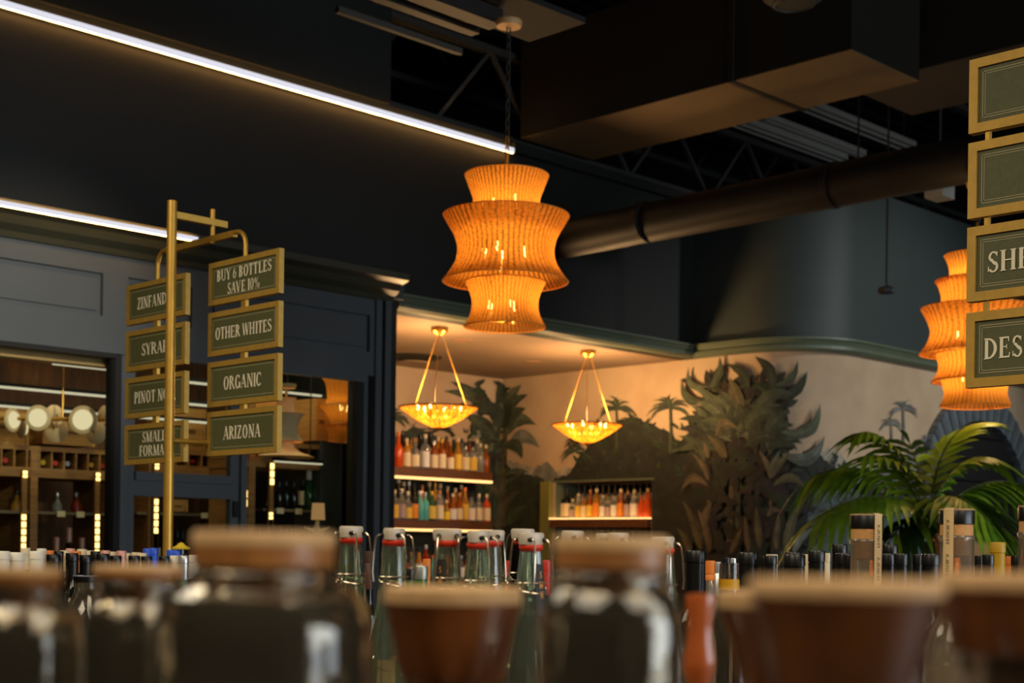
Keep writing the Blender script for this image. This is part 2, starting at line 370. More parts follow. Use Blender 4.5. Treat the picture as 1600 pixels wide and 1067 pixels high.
# sprinkler-like pendant camera
p=onY(1385,452,5.6)
t=thing('hanging_camera','small black camera on a thin rod from the ceiling','camera',p)
MB().tube([(0,0,0),(0,0,EZ+4.9-p.z)],0.008,8).build('rod',M_black,t)
MB().tube([(-0.075,0.0,-0.02),(0.03,0,0.0)],[0.028,0.035],12).build('housing',M_black,t); MB().ball((0.04,-0.02,-0.005),0.028).build('lens',mat('lens',(60,66,66),0.1),t)
# support beam above the central lamp
p=onZ(665,26,EZ+2.95); q=onZ(812,70,EZ+2.95)
PD=7.0
cp=at(795,33,PD)
t=thing('support_channel','brown-lit steel channel beside the lamp ceiling plate','beam',(0,0,0))
MB().box(2.6,cp.y+0.10,cp.z+0.02,cp.x+0.06,cp.y+0.2,cp.z+0.10).build('channel',M_rduct,t)
MB().box(2.6,cp.y+0.27,cp.z+0.02,cp.x+0.06,cp.y+0.33,cp.z+0.08).build('channel',M_duct,t)
MB().box(2.6,cp.y-0.05,cp.z+0.11,cp.x+0.5,cp.y+0.35,cp.z+0.14).build('tray',M_black,t)
for x in (3.4,cp.x+0.3): MB().bar((x,cp.y+0.15,cp.z+0.14),(x,cp.y+0.15,EZ+4.9),0.02).build('hanger',M_steel,t)
MB().bar((cp.x-0.7,cp.y+0.45,cp.z-0.02),(cp.x+0.1,cp.y+0.45,cp.z-0.02),0.03).build('rail',M_steel,t)

# ------------------------------------------------------------------ rattan pendants
def smooth_prof(pts, n=7):
    out=[]
    for i in range(len(pts)-1):
        p0=pts[max(i-1,0)]; p1=pts[i]; p2=pts[i+1]; p3=pts[min(i+2,len(pts)-1)]
        for k in range(n):
            t=k/n
            out.append(tuple(0.5*((2*p1[a])+(-p0[a]+p2[a])*t+(2*p0[a]-5*p1[a]+4*p2[a]-p3[a])*t*t+(-p0[a]+3*p1[a]-3*p2[a]+p3[a])*t**3) for a in (0,1)))
    out.append(pts[-1]); return out
def tier(prof, reeds, m, parent, twist=0.0, name='shade_tier'):
    prof = smooth_prof(prof); seg=reeds*3; b=MB(); b.uv=[]; b.smooth=True; n=len(prof); zt=prof[0][1]; zb=prof[-1][1]
    for i,(r,z) in enumerate(prof):
        for j in range(seg+1):
            a=2*math.pi*j/seg+twist*(z-zb); rr=r*(1+ (0.010 if j%3==1 else 0.004 if j%3==2 else -0.006)) + random.uniform(-.0006,.0006)
            b.v.append((rr*math.cos(a),rr*math.sin(a),z)); b.uv.append((j/seg,i/(n-1)))
    for i in range(n-1):
        for j in range(seg): b.f.append((i*(seg+1)+j,i*(seg+1)+j+1,(i+1)*(seg+1)+j+1,(i+1)*(seg+1)+j))
    o=b.build(name,m,parent)
    for (r,z) in (prof[0],prof[-1]):
        MB().tube([(r*math.cos(2*math.pi*k/40),r*math.sin(2*math.pi*k/40),z) for k in range(41)],0.003,6,False).build('rim',mat('rattan_rim',(208,136,52),0.6),o)
    return o
M_rattan = shade_mat('rattan_weave',(224,148,58),58,0.05,0.10)
M_rattan2 = shade_mat('rattan_weave_orange',(240,164,70),46,0.05,0.22)
def pendant(px, d, tiers, m, label, bulbs, ytop, ceil_py, power, name='rattan_pendant', reeds=58):
    zc = lambda py: at(px,py,d).z
    s = d/F
    base = at(px,ytop,d)
    t = thing(name,label,'pendant lamp',base)
    for tr in tiers: tier([(r*s, zc(py)-base.z) for r,py in tr], reeds, m, t, twist=0.05)
    for (r,py,n,ph) in bulbs:
        for i in range(n):
            a=ph+2*math.pi*i/n
            x,y,z = r*s*math.cos(a), r*s*math.sin(a), zc(py)-base.z
            bo=MB().lathe([(0.0001,-0.022),(0.011,-0.012),(0.013,0.0),(0.009,0.016),(0.0001,0.034)],10,(x,y,z)).build('bulb',M_bulb,t)
            MB().tube([(x,y,z-0.08),(x,y,z-0.02)],0.008,8).build('candle_sleeve',mat('sleeve',(230,190,120),0.6),t)
    zs=[zc(b_[1])-base.z for b_ in bulbs]
    MB().tube([(0,0,min(zs)-0.06),(0,0,0.06)],0.008,8).build('stem',M_brass,t)
    for (r,py,n,ph) in bulbs:
        z=zc(py)-base.z-0.08
        for i in range(n):
            a=ph+2*math.pi*i/n; MB().tube([(0,0,z),(r*s*math.cos(a),r*s*math.sin(a),z)],0.004,6).build('arm',M_brass,t)
        l=bpy.data.lights.new('pendant_bulb_light','POINT'); l.energy=power; l.color=(1.0,0.66,0.27); l.shadow_soft_size=0.04
        lo=bpy.data.objects.new('pendant_bulb_light',l); COL.objects.link(lo); lo.parent=t; lo.location=(0,0,z+0.10)
    cz = at(px,ceil_py,d).z-base.z
    nl=int((cz-0.06)/0.045)
    for i in range(nl):
        z=0.05+0.045*i; ax = (1,0) if i%2 else (0,1)
        MB().tube([(ax[0]*0.011*math.cos(u),ax[1]*0.011*math.cos(u),z+0.03+0.03*math.sin(u)) for u in [2*math.pi*k/10 for k in range(11)]],0.0035,5,False).build('chain_link',M_brass if i<2 else M_steel,t)
    MB().lathe([(0.0001,cz-0.03),(0.06,cz-0.028),(0.066,cz-0.01),(0.066,cz),(0.0001,cz)],24).build('ceiling_plate',mat('plate_cream',(190,150,100),0.5),t)
    return t
pendant(792,PD,[[(65.5,274),(58,294),(52,312),(53,330),(58,346)],
                [(98.5,337),(90,352),(79,372),(75,392),(79,412),(90,430),(98.5,440)],
                [(63,441),(56,455),(51.5,473),(54,492),(64,511)]], M_rattan,
        'three-tiered rattan pendant glowing amber at the centre of the room',
        [(22,318,3,0.4),(34,392,5,1.0),(24,478,3,0.2)],262,33,5.0)
pendant(1527,8.1,[[(50,398),(45,408),(41,424),(44,440)],[(63,438),(57,448),(53,466),(56,484)],[(84,481),(76,495),(69,516),(74,536),(86,552)],
                  [(61,552),(56,568),(58,582),(67,596)],[(52,592),(47,612),(49,624),(54,635)]], M_rattan2,
        'tall five-tiered orange rattan pendant half behind the right-hand sign',
        [(20,440,2,0.4),(30,522,4,2.2),(28,588,3,3.4)],390,284,5.2, reeds=46)

# ------------------------------------------------------------------ leaf-bowl chandeliers in the alcove
M_leafgold = shade_mat('gilded_leaf',(184,106,26),40,0.02,0.6)
def bowl(px, py_can, py_rim, py_bot, r_px, label):
    top = onZ(px,py_can,ACZ); d=(top.x+top.y)/R2; s=d/F
    zr = at(px,py_rim,d).z-ACZ; zb = at(px,py_bot,d).z-ACZ; r=r_px*s
    t = thing('bowl_chandelier',label,'chandelier',top)
    # overlapping rows of small pointed leaves forming the dish
    rows=7; 
    for k in range(rows):
        f0=k/rows; f1=(k+1.35)/rows
        n=int(14+26*f0); bb=MB(); bb.uv=[]
        def P(f,a): 
            f=min(f,1.12); return ((0.10+0.90*f)*r*math.cos(a),(0.10+0.90*f)*r*math.sin(a), zb+(zr-zb)*(f**1.35))
        for i in range(n):
            a=2*math.pi*(i+0.5*(k%2))/n; w_=math.pi/n*0.80; c=len(bb.v)
            for f,da in ((f0,-w_*0.7),(f0,w_*0.7),(f0*0.5+f1*0.5,w_),(f0*0.2+f1*0.8,w_*0.55),(f1,0),(f0*0.2+f1*0.8,-w_*0.55),(f0*0.5+f1*0.5,-w_)):
                x,y,z=P(f,a+da); bulge=0.006*(1-abs(da)/w_); 
                bb.v.append((x*(1+bulge/r),y*(1+bulge/r),z-bulge)); bb.uv.append((a/6.283,f))
            bb.f.append(tuple(c+j for j in range(7)))
        tag(bb.build('leaf_row',M_leafgold,t))
    MB().tube([(r*math.cos(2*math.pi*i/48),r*math.sin(2*math.pi*i/48),zr) for i in range(49)],0.007,6,False).build('rim',M_brass,t)
    MB().lathe([(0.0001,zb-0.03),(0.012,zb-0.015),(0.03,zb),(0.03,zb+0.01),(0.0001,zb+0.012)],14).build('finial',M_brass,t)
    for i in range(6):
        a=0.5+2*math.pi*i/6; x,y=0.55*r*math.cos(a),0.55*r*math.sin(a)
        MB().ball((x,y,zr+0.0),0.016,10,1.3).build('bulb',M_bulb,t); MB().tube([(x,y,zr-0.07),(x,y,zr-0.018)],0.009,8).build('socket',M_brass,t)
        MB().tube([(0,0,zr-0.075),(x,y,zr-0.07)],0.004,6).build('arm',M_brass,t)
    for i in range(8):
        a=2*math.pi*i/8; b=MB()
        pts=[(0.008,-0.055),(0.035,-0.048),(0.062,-0.03),(0.066,-0.008)]
        for rr,z in pts:
            for da in (-0.33,0,0.33): b.v.append((rr*math.cos(a+da),rr*math.sin(a+da),z-(0.006 if da==0 else 0)))
        for q in range(3):
            for e in range(2): b.f.append((q*3+e,q*3+e+1,q*3+e+4,q*3+e+3))
        b.smooth=True; b.build('canopy_petal',M_brass,t)
    MB().lathe([(0.0001,-0.05),(0.03,-0.045),(0.04,0.0),(0.0001,0.0)],16).build('canopy',M_brass,t)
    for i in range(3):
        a=math.radians(100)+2*math.pi*i/3; e=Vector((0.80*r*math.cos(a),0.80*r*math.sin(a),zr+0.005)); st=Vector((0.02*math.cos(a),0.02*math.sin(a),-0.05))
        n=22; pts=[st.lerp(e,k/n) for k in range(n+1)]
        MB().tube(pts,[0.0042 if k%2 else 0.0024 for k in range(n+1)],6).build('chain',M_brass,t)
    l=bpy.data.lights.new('chandelier_bulb_light','POINT'); l.energy=62; l.color=(1.0,0.60,0.26); l.shadow_soft_size=0.12
    lo=bpy.data.objects.new('chandelier_bulb_light',l); COL.objects.link(lo); lo.parent=t; lo.location=(0,0,zr+0.07)
bowl(687,511,637,668,61,'gilded leaf bowl chandelier nearest the cellar column')
bowl(919,547,664,692,54.5,'gilded leaf bowl chandelier hanging nearest the bottle niche')

# alcove ceiling fittings
p=onZ(645,558,ACZ-0.002)
t=thing('ceiling_speaker','dark round vent with slots in the tan alcove ceiling','vent',p)
MB().lathe([(0.0001,-0.03),(0.14,-0.03),(0.17,-0.015),(0.24,-0.01),(0.25,0.0),(0.0001,0.0)],28).build('plate',mat('vent_dark',(40,36,30),0.6),t)
MB().lathe([(0.0001,-0.05),(0.12,-0.05),(0.13,-0.04),(0.0001,-0.038)],24).build('cover',M_tan,t)
for (px,py,nm) in ((722,531,'small flush disc in the tan ceiling behind the central lamp'),(830,565,'small flush disc in the tan ceiling right of the corner')):
    tag(MB().lathe([(0.0001,-0.008),(0.07,-0.008),(0.08,0.0),(0.0001,0.0)],20).build('ceiling_disc',mat('disc_tan',(140,108,80),0.6),None,onZ(px,py,ACZ-0.001)),nm,'cover')
p=onY(609,489,7.9)
t=thing('wall_sensor','tiny white sensor beside the cellar column under the lintel','sensor',p)
MB().ball((0,0,0),0.022).build('dome',mat('sensor_white',(220,220,220),0.4),t); MB().tube([(0,0,0.015),(0,0,ACZ-p.z)],0.012,8).build('stalk',M_white,t)

# ------------------------------------------------------------------ bottles (shared by all shelves)
def prof_bottle(kind, h, r):
    if kind=='wine':   return [(r*0.8,0),(r,0.01),(r,h*0.58),(r*0.93,h*0.64),(r*0.62,h*0.70),(r*0.40,h*0.75),(r*0.37,h*0.97),(r*0.42,h*0.975),(r*0.42,h)]
    if kind=='champ':  return [(r*0.8,0),(r,0.012),(r,h*0.42),(r*0.9,h*0.52),(r*0.62,h*0.66),(r*0.42,h*0.78),(r*0.36,h*0.93),(r*0.40,h*0.95),(r*0.40,h)]
    if kind=='liquor': return [(r*0.85,0),(r,0.01),(r,h*0.62),(r*0.92,h*0.68),(r*0.55,h*0.735),(r*0.36,h*0.77),(r*0.34,h)]
    if kind=='squat':  return [(r*0.85,0),(r,0.01),(r*1.02,h*0.50),(r*0.85,h*0.60),(r*0.45,h*0.68),(r*0.33,h*0.72),(r*0.33,h)]
    if kind=='tall':   return [(r*0.85,0),(r,0.01),(r,h*0.55),(r*0.75,h*0.64),(r*0.42,h*0.74),(r*0.36,h)]
    if kind=='round':  return [(r*0.6,0),(r*0.95,h*0.10),(r,h*0.25),(r*0.92,h*0.42),(r*0.55,h*0.58),(r*0.36,h*0.66),(r*0.34,h)]
MESHES={}
def cached(key, fn, m):
    k=(key,m.name)
    if k not in MESHES:
        me=fn().mesh(key[0]); me.materials.append(m); MESHES[k]=me
    return MESHES[k]
CAMF = -2.356   # local angle that faces the camera
def bottle(loc, kind, h, r, glass, cap, label_m=None, lspan=(0.12,0.5), text='', cat='bottle', group=None, seg=16, name='liquor_bottle', cap_h=0.10, cap_k=1.15, rz=0.0):
    t = thing(name, text, cat, loc, rz, group)
    pr = prof_bottle(kind,h,r); rn = pr[-1][0]
    link('glass', cached(('glass',kind,round(h,3),round(r,4),seg), lambda: MB().lathe(pr,seg), glass), t)
    link('cap', cached(('cap',kind,round(h,3),round(r,4),seg,cap_h,cap_k), lambda: MB().lathe([(rn*cap_k*0.98,h*(1-cap_h)),(rn*cap_k*0.98,h-0.0125),(rn*cap_k*0.92,h-0.012),(rn*cap_k*0.92,h-0.011),(rn*cap_k*1.02,h-0.0105),(rn*cap_k*1.02,h+0.005),(rn*cap_k*0.95,h+0.007),(0.0001,h+0.0072)],max(10,seg-4)), cap), t)
    if label_m:
        link('label', cached(('label',kind,round(h,3),round(r,4),lspan), lambda: MB().lathe([(r*1.025,h*lspan[0]),(r*1.025,h*lspan[1])],12,a0=CAMF-1.25,a1=CAMF+1.25), label_m), t)
    return t
G_clear = mat('glass_clear',(235,235,225),0.06,trans=0.85)
G_amber = mat('glass_amber',(190,96,26),0.08,trans=0.55)
G_honey = mat('glass_honey',(226,160,60),0.08,trans=0.55)
G_red   = mat('glass_red',(178,50,20),0.08,trans=0.4)
G_dark  = mat('glass_dark',(26,22,16),0.08)
G_green = mat('glass_green',(40,84,36),0.08,trans=0.4)
G_teal  = mat('glass_teal',(96,190,176),0.15,trans=0.2)
G_oran  = mat('glass_orange',(232,92,30),0.1,trans=0.3)
C_dark = mat('cap_black',(12,11,10),0.32); C_cream = mat('cap_cream',(214,196,160),0.5); C_cork = mat('cap_cork',(176,126,72),0.7,noise=0.15,scale=200)
C_gold = mat('cap_gold',(206,160,40),0.35,metal=0.5); C_silver = mat('cap_silver',(190,190,190),0.3,metal=0.7); C_pink=mat('foil_pink',(206,150,136),0.4,metal=0.2)
C_white = mat('cap_white',(222,216,198),0.5); C_blue=mat('cap_blue',(40,84,200),0.4); C_orange=mat('cap_orange',(214,120,40),0.5); C_red=mat('cap_red',(190,50,34),0.4)
L_cream = mat('label_cream',(232,210,166),0.7); L_white = mat('label_white',(230,222,208),0.7); L_yel = mat('label_yellow',(232,190,70),0.7)
L_org = mat('label_orange',(236,140,36),0.7); L_lilac = mat('label_lilac',(176,150,150),0.7); L_black = mat('label_black',(24,22,20),0.6); L_lemon=mat('label_lemon',(244,204,30),0.6)
GL={'c':G_clear,'a':G_amber,'h':G_honey,'r':G_red,'d':G_dark,'g':G_green,'t':G_teal,'o':G_oran}
GN={'c':'clear','a':'amber','h':'honey-coloured','r':'dark red','d':'near-black','g':'green','t':'teal','o':'orange'}
LL={'c':L_cream,'w':L_white,'y':L_yel,'o':L_org,'l':L_lilac,'b':L_black,'m':L_lemon,'-':None}
LN={'c':'cream','w':'white','y':'yellow','o':'orange','l':'lilac','b':'black','m':'lemon','-':'no'}
CC={'d':C_dark,'c':C_cream,'k':C_cork,'g':C_gold,'s':C_silver,'w':C_white,'o':C_orange}
def shelf_row(specs, posf, where, group, seg=16):
    """specs: (px, height m, radius m, kind, glass, label, cap)"""
    for i,(px,h,r,kind,g,l,c) in enumerate(sorted(specs)):
        bottle(posf(px), kind, h, r, GL[g], CC[c], LL[l], (0.06,0.52) if kind!='squat' else (0.06,0.46),
               f"{GN[g]} bottle, {LN[l]} label, {ORD[i]} from left {where}", 'bottle', group, seg)

# ------------------------------------------------------------------ wine cellar front in the left wall
YC=7.38; YB=9.3
fx = lambda px,py=700: onY(px,py,YC).x
fz = lambda px,py: onY(px,py,YC).z
cf = thing('cellar_front','slate blue panelled wine cellar front with glass bays','storefront',(0,0,0))
ZO = fz(195,541)                      # top of the openings
ZP0, ZP1 = fz(161,494), fz(161,427)   # frieze panels
XL = 1.5
XF=fx(586,520)
MB().box(XL,YC+0.03,ZO,XF,YC+0.10,CFZ).build('frieze_board',M_slate,cf)
pan = [(XL,fx(161,460)),(fx(200,470),fx(300,490)),(fx(330,490),fx(578,520))]
MB().box(XL,YC,ZP1,XF,YC+0.03,CFZ).build('frieze_rail',M_slate,cf); MB().box(XL,YC,ZO,XF,YC+0.03,ZP0).build('frieze_rail',M_slate,cf)
xs=[pan[0][1],pan[1][0],pan[1][1],pan[2][0],pan[2][1],XF]
for i in (0,2,4): MB().box(xs[i],YC,ZP0,xs[i+1],YC+0.03,ZP1).build('frieze_stile',M_slate,cf)
for x0,x1 in pan: MB().box(x0+0.03,YC+0.012,ZP0+0.03,x1-0.03,YC+0.03,ZP1-0.03).build('raised_panel',M_slate,cf)
MB().box(XL,YC-0.02,ZO-0.05,fx(568,590),YC+0.02,ZO).build('head_casing',M_slate,cf)
# cornice
CP2=[(0.0,CFZ-0.03),(0.03,CFZ-0.03),(0.05,CFZ),(0.10,CFZ+0.03),(0.13,CFZ+0.07),(0.19,CFZ+0.09),(0.20,CFZ+0.13),(0.0,CFZ+0.13)]
profile_sweep([(XL,YC,0,-1),(6.2,YC,0,-1)],CP2).build('cornice',M_csage,cf)
MB().box(XL,YC,CFZ+0.0,6.32,WY,CFZ+0.12).build('cornice_top',M_slate,cf)
# column of stepped mouldings at the right end
for p0,p1,dy in ((567,575,0.0),(575,584,0.05),(584,593,-0.02),(593,597,0.05),(597,606,-0.03)):
    MB().box(fx(p0,600),YC+dy,0,fx(p1,600),YC+0.12,CFZ-0.03 if p0>=584 else ZO).build('column_moulding',M_slate if dy<0.04 else M_black,cf)
# posts between bays
for p0,p1,m in ((178,188,M_black),(188,200,M_slate),(377,386,M_slate),(557,567,M_black)):
    MB().box(fx(p0),YC-0.005,0,fx(p1),YC+0.10,ZO).build('post',m,cf)
# middle door: stiles, rails, lock, panes
dr = MB().box(fx(200),YC+0.02,0,fx(213),YC+0.07,ZO-0.05).build('cellar_door',M_slate,cf)
MB().box(fx(364),YC+0.02,0,fx(377),YC+0.07,ZO-0.05).build('stile',M_slate,dr)
MB().box(fx(213),YC+0.02,fz(364,780),fx(364),YC+0.07,fz(364,757)).build('rail',M_slate,dr)
MB().box(fx(213),YC+0.0,fz(364,757),fx(364),YC+0.07,fz(364,744)).build('rail',M_slate,dr)
MB().box(fx(367),YC,fz(370,808),fx(376),YC+0.02,fz(370,783)).build('lock_plate',M_black,dr)
for z0,z1 in ((0.3,fz(364,780)),(fz(364,744),ZO-0.05)): MB().box(fx(213),YC+0.04,z0,fx(364),YC+0.046,z1).build('pane',M_pane,dr)
MB().box(XL,YC+0.04,0.3,fx(178),YC+0.046,ZO).build('pane',M_pane,cf); MB().box(fx(386),YC+0.04,0.3,fx(557),YC+0.046,ZO).build('pane',M_pane,cf)
MB().box(XL,YC-0.01,0,6.26,YC+0.08,0.3).build('base_board',M_slate,cf)
MB().box(XL,YC-0.015,ZO-0.075,fx(178),YC+0.03,ZO-0.05).build('head_casing',M_black,cf)

# cellar interior shell
struct('wall_cellar_back', MB().box(1.4,YB,0,6.26,YB+0.08,CFZ), mat('cellar_back_warm_glow',(104,66,34),0.6,noise=0.25,scale=4,stretch=(8,1,1)))  # brown instead of black: warm glow behind the bottles put into the colour
struct('wall_cellar_left', MB().box(1.4,WY,0,1.5,YB,CFZ), M_black)
struct('ceiling_cellar', MB().box(1.5,YC+0.10,CFZ-0.06,6.26,YB,CFZ-0.02), M_black)
tag(MB().box(1.5,YC+0.14,ZO-0.11,onY(176,540,YC+0.2).x,YC+0.24,ZO-0.01).build('header_beam',mat('pale_beam',(196,150,96),0.6,noise=0.12,scale=5)),'pale wooden header beam inside the leftmost cellar bay','beam')

# linear lights inside
YL=8.3
def cled(p0,p1,Y,label,w_=0.022):
    a=onY(*p0,Y); c=onY(*p1,Y); t=thing('linear_light',label,'light',(0,0,0)); z=(a.z+c.z)/2
    MB().box(a.x,Y-0.02,z,c.x,Y+0.02,z+0.02).build('housing',M_black,t); MB().tube([(a.x,Y-0.004,z-0.004),(c.x,Y-0.004,z-0.004)],w_/2,8).build('diffuser',M_ledc,t)
    for x in (a.x+0.1,c.x-0.1): MB().tube([(x,Y,z+0.02),(x,Y,CFZ-0.06)],0.004,6).build('cable',M_black,t)
cled((82,567),(190,577),8.0,'short bright tube light in the left cellar bay, highest of three')
cled((-40,600),(330,632),8.3,'middle pale tube light crossing the left cellar bay')
cled((-40,629),(345,661),8.6,'lowest pale tube light behind the disc lamps')
area('cellar_fill',(4.6,8.15,CFZ-0.08),(0,0,0),2.6,0.3,9,(1.0,0.78,0.5)); area('cellar_fill',(5.7,7.62,CFZ-0.08),(0,0,0),0.9,0.2,7,(1.0,0.78,0.5))  # added fill areas brightening the bays; the tube lights are the actual fittings
cled((428,722),(503,722),7.82,'thin warm light line under the right bay rail',0.012)
cled((285,593),(532,622),8.2,'pale tube light running to the right cellar bay')

# disc-globe chandelier: a reflection in the glass, built as an object inside
M_disc = mat('opal_rim',(235,200,150),0.4,trans=0.0); M_discg=emit('opal_core',(255,228,180),1.0)
ch = at(98,655,8.75); t=thing('disc_chandelier_reflection','reflected brass chandelier with round opal discs, built behind the cellar glass','chandelier',ch)
rgt=Vector((1/R2,-1/R2,0)); fwd=Vector((1/R2,1/R2,0))
MB().tube([rgt*-0.42,rgt*0.42],0.012,8).build('bar',M_brass,t); MB().tube([(0,0,0),(0,0,CFZ-0.06-ch.z)],0.006,8).build('rod',M_brass,t)
def disc(px,py,rpx,yaw,dd):
    c=at(px,py,8.75+dd)-ch; r=rpx*8.75/F; ax=(-fwd*math.cos(yaw)+rgt*math.sin(yaw))
    q=ax.to_track_quat('Z','Y')
    def L(prof,m,nm,par):
        b=MB().lathe(prof,24); b.v=[tuple(c+q@Vector(v)) for v in b.v]; return b.build(nm,m,par)
    o=L([(0.0001,-0.03),(r*0.6,-0.025),(r,-0.004),(r,0.006),(r*0.74,0.012),(0.0001,0.012)],M_disc,'disc',t)
    L([(r*0.72,0.012),(r*0.6,0.026),(r*0.3,0.034),(0.0001,0.036)],M_discg,'opal_lens',o)
    MB().tube([tuple(c-ax*0.03),tuple(c-ax*0.05+Vector((0,0,-c.z)))],0.006,6).build('stem',M_brass,t)
disc(60,653,20,0,-0.1); disc(130,656,22,0,-0.1); disc(19,656,19,1.25,0); disc(174,658,19,-1.3,0); disc(34,668,18,2.2,0.15); disc(88,672,20,2.9,0.2); disc(150,676,18,2.9,0.2); disc(85,648,16,-2.3,0.25); disc(163,648,15,2.4,0.25)

# wine racks: cubbies, crates, shelves, light strips
YR=8.62
rx=lambda px,py=740: onY(px,py,YR).x
rz_=lambda px,py: onY(px,py,YR).z
def rack(p0,p1,ytop,ybot,n,label,upr):
    """cubby row with a rail below; ytop/ybot measured at p0"""
    t=thing('wine_rack',label,'wine rack',(0,0,0)); z1=rz_(p0,ytop); z0=rz_(p0,ybot); x0,x1=rx(p0),rx(p1)
    MB().box(x0,YR,z1,x1,YR+0.45,z1+0.03).build('top_board',M_wood,t)
    MB().box(x0,YR-0.01,z0-0.06,x1,YR+0.45,z0).build('rail',M_wood,t)
    MB().box(x0,YR+0.42,z0,x1,YR+0.45,z1).build('back_panel',M_woodd,t)
    for i in range(n+1):
        x=x0+(x1-x0)*i/n; MB().box(x-0.006,YR,z0,x+0.006,YR+0.42,z1).build('divider',M_wood,t)
    for px in upr: MB().box(rx(px)-0.025,YR-0.015,0,rx(px)+0.025,YR+0.45,z1).build('upright',M_wood,t)
    MB().box(x0,YR+0.0,0.85,x1,YR+0.45,0.88).build('shelf',M_wood,t)
    return t,x0,x1,z0,z1
racks=[]
for (p0,p1,yt,yb,n,lab,upr,nm) in ((-60,174,697,725,12,'wooden wine rack with square cubbies in the left cellar bay',(52,172),'left bay'),
                               (232,374,706,724,7,'wooden wine rack with cubbies behind the cellar door',(236,372),'door'),
                               (384,503,694,714,6,'wooden wine rack with cubbies in the right cellar bay',(392,),'right bay')):
    YR = 7.85 if p0>380 else 8.62
    t,x0,x1,z0,z1=rack(p0,p1,yt,yb,n,lab,upr); cw=(x1-x0)/n
    for i in range(n):
        if (i*7+n)%5==0: continue
        c=x0+cw*(i+0.5); rr=min(0.037,(z1-z0)*0.42)
        b=bottle((c,YR+0.33,z0+rr+0.002),'wine',0.29,rr,G_dark,(C_silver,C_dark,C_gold,C_red)[i%4],None,text=f'dark wine bottle lying in the {ORD[i]} cubby of the {nm} rack',group='bottles lying in the cellar rack cubbies',name='wine_bottle',seg=12)
        b.rotation_euler=(math.radians(90),0,0)
# glass shelves with price tags
for (p0,p1,py,tags,lab) in ((-60,172,800,(96,126),'glass shelf with two price tags in the left bay'),(215,372,803,(262,320),'glass shelf with price tags behind the door'),(412,505,797,(438,467),'glass shelf with price tags in the right bay')):
    YR = 7.84 if p0>380 else 8.62
    z=rz_((p0+p1)/2,py); t=thing('glass_shelf',lab,'shelf',(0,0,0))
    MB().box(rx(p0),YR,z-0.012,rx(p1),YR+0.4,z+0.006).build('plate',mat('shelf_glass',(150,130,100),0.2,trans=0.3),t)
    for q in tags: MB().box(rx(q)-0.028,YR-0.006,z-0.026,rx(q)+0.028,YR-0.002,z+0.012).build('price_tag',L_cream,t)
def vled(px,y0,y1,Y,label):
    a=onY(px,y0,Y); c=onY(px,y1,Y); t=thing('light_strip',label,'light',(a.x,Y,c.z)); h=a.z-c.z; n=max(2,int(h/0.045))
    MB().box(-0.016,0,-c.z,0.016,0.02,h).build('channel',M_wood,t)
    for i in range(n): MB().box(-0.013,-0.008,h*i/n+0.004,0.013,-0.001,h*(i+0.8)/n+0.002).build('led',M_ledc2,t)
M_ledc2=emit('led_strip_cellar',(255,206,124),4.0)
for px,y0,y1,lab in ((39,735,747,'short lit strip at the top of the left bay upright'),(37,802,870,'lit strip below the glass shelf beside the champagne, left one'),(153,738,752,'short lit strip right of the left bay rail'),(152,802,868,'tall lit strip right of the three champagne bottles'),
                     (245,722,734,'short lit strip just left of the pole'),(244,778,834,'tall lit strip just left of the sign pole'),(337,727,744,'short lit strip above the door rail'),(336,781,828,'tall lit strip in the lower door pane'),(425,722,758,'lit strip in the right bay above the dark bottles'),(423,800,812,'short lit strip under the right bay glass shelf'),(383,764,792,'lit strip beside the right bay post')):
    vled(px,y0,y1,7.80 if px>380 else 8.57,lab)
# crates
def crate(px0,px1,y0,y1,Y,label,dep=0.34):
    a=onY(px0,y1,Y); c=onY(px1,y0,Y); t=thing('wooden_crate',label,'crate',(a.x,Y,a.z)); W=c.x-a.x; H=c.z-a.z; n=max(2,int(H/0.10))
    for i in range(n): MB().box(0,0,H*i/n+0.001,W,0.012,H*(i+1)/n-0.001).build('plank',M_crate,t)
    MB().box(0.002,0.012,0,W-0.002,dep,H).build('box_body',M_crate,t)
    for x in (0,W-0.02): MB().box(x,-0.008,0,x+0.02,0,H).build('batten',M_crate,t)
    MB().box(W*0.3,-0.002,H*0.4,W*0.7,-0.001,H*0.5).build('stamp',mat('crate_stamp',(120,76,30),0.7),t)
for a in ((-30,45,636,693,8.7,'wooden wine crate at the far left above the cubbies'),(66,148,655,693,8.7,'wide wooden wine crate under the opal discs'),(268,321,640,702,8.7,'tall wooden wine crate between the two sign columns'),(264,293,781,799,8.62,'small flat wooden box on the shelf behind the door'),(492,513,624,688,7.86,'upright pale wooden crate in the right bay'),(398,436,626,690,7.9,'wooden crate half hidden behind the white sign end'),): crate(*a)
tag(MB().box(onY(503,700,7.82).x,7.82,0,onY(535,700,7.82).x,8.12,onY(520,690,7.82).z).build('cabinet_column',M_slate),'plain slate column standing inside the right bay','column')

# lamp reflections in the right pane, built as lamps behind it
for (px,d,tr,lab,rgbm,pw,yt) in ((447,9.35,[[(16,622),(12,634),(14,646)],[(29,646),(20,660),(20,676),(28,690)],[(14,690),(17,702),(45,714)]],'reflected pale waisted lampshade, built behind the sign end in the right bay',mat('pale_shade',(206,172,132),0.8),1.6,620),
                              (538,9.7,[[(36,590),(29,600),(26,622),(30,632)],[(38,634),(26,648),(22,660)],[(30,664),(24,676),(24,690)]],'reflected amber rattan lamp, built in the dark corner of the right bay',M_rattan,1.2,588)):
    pendant(px,d,tr,rgbm,lab,[(8,yt+50,2,0.3)],yt,yt-20,pw,reeds=40)

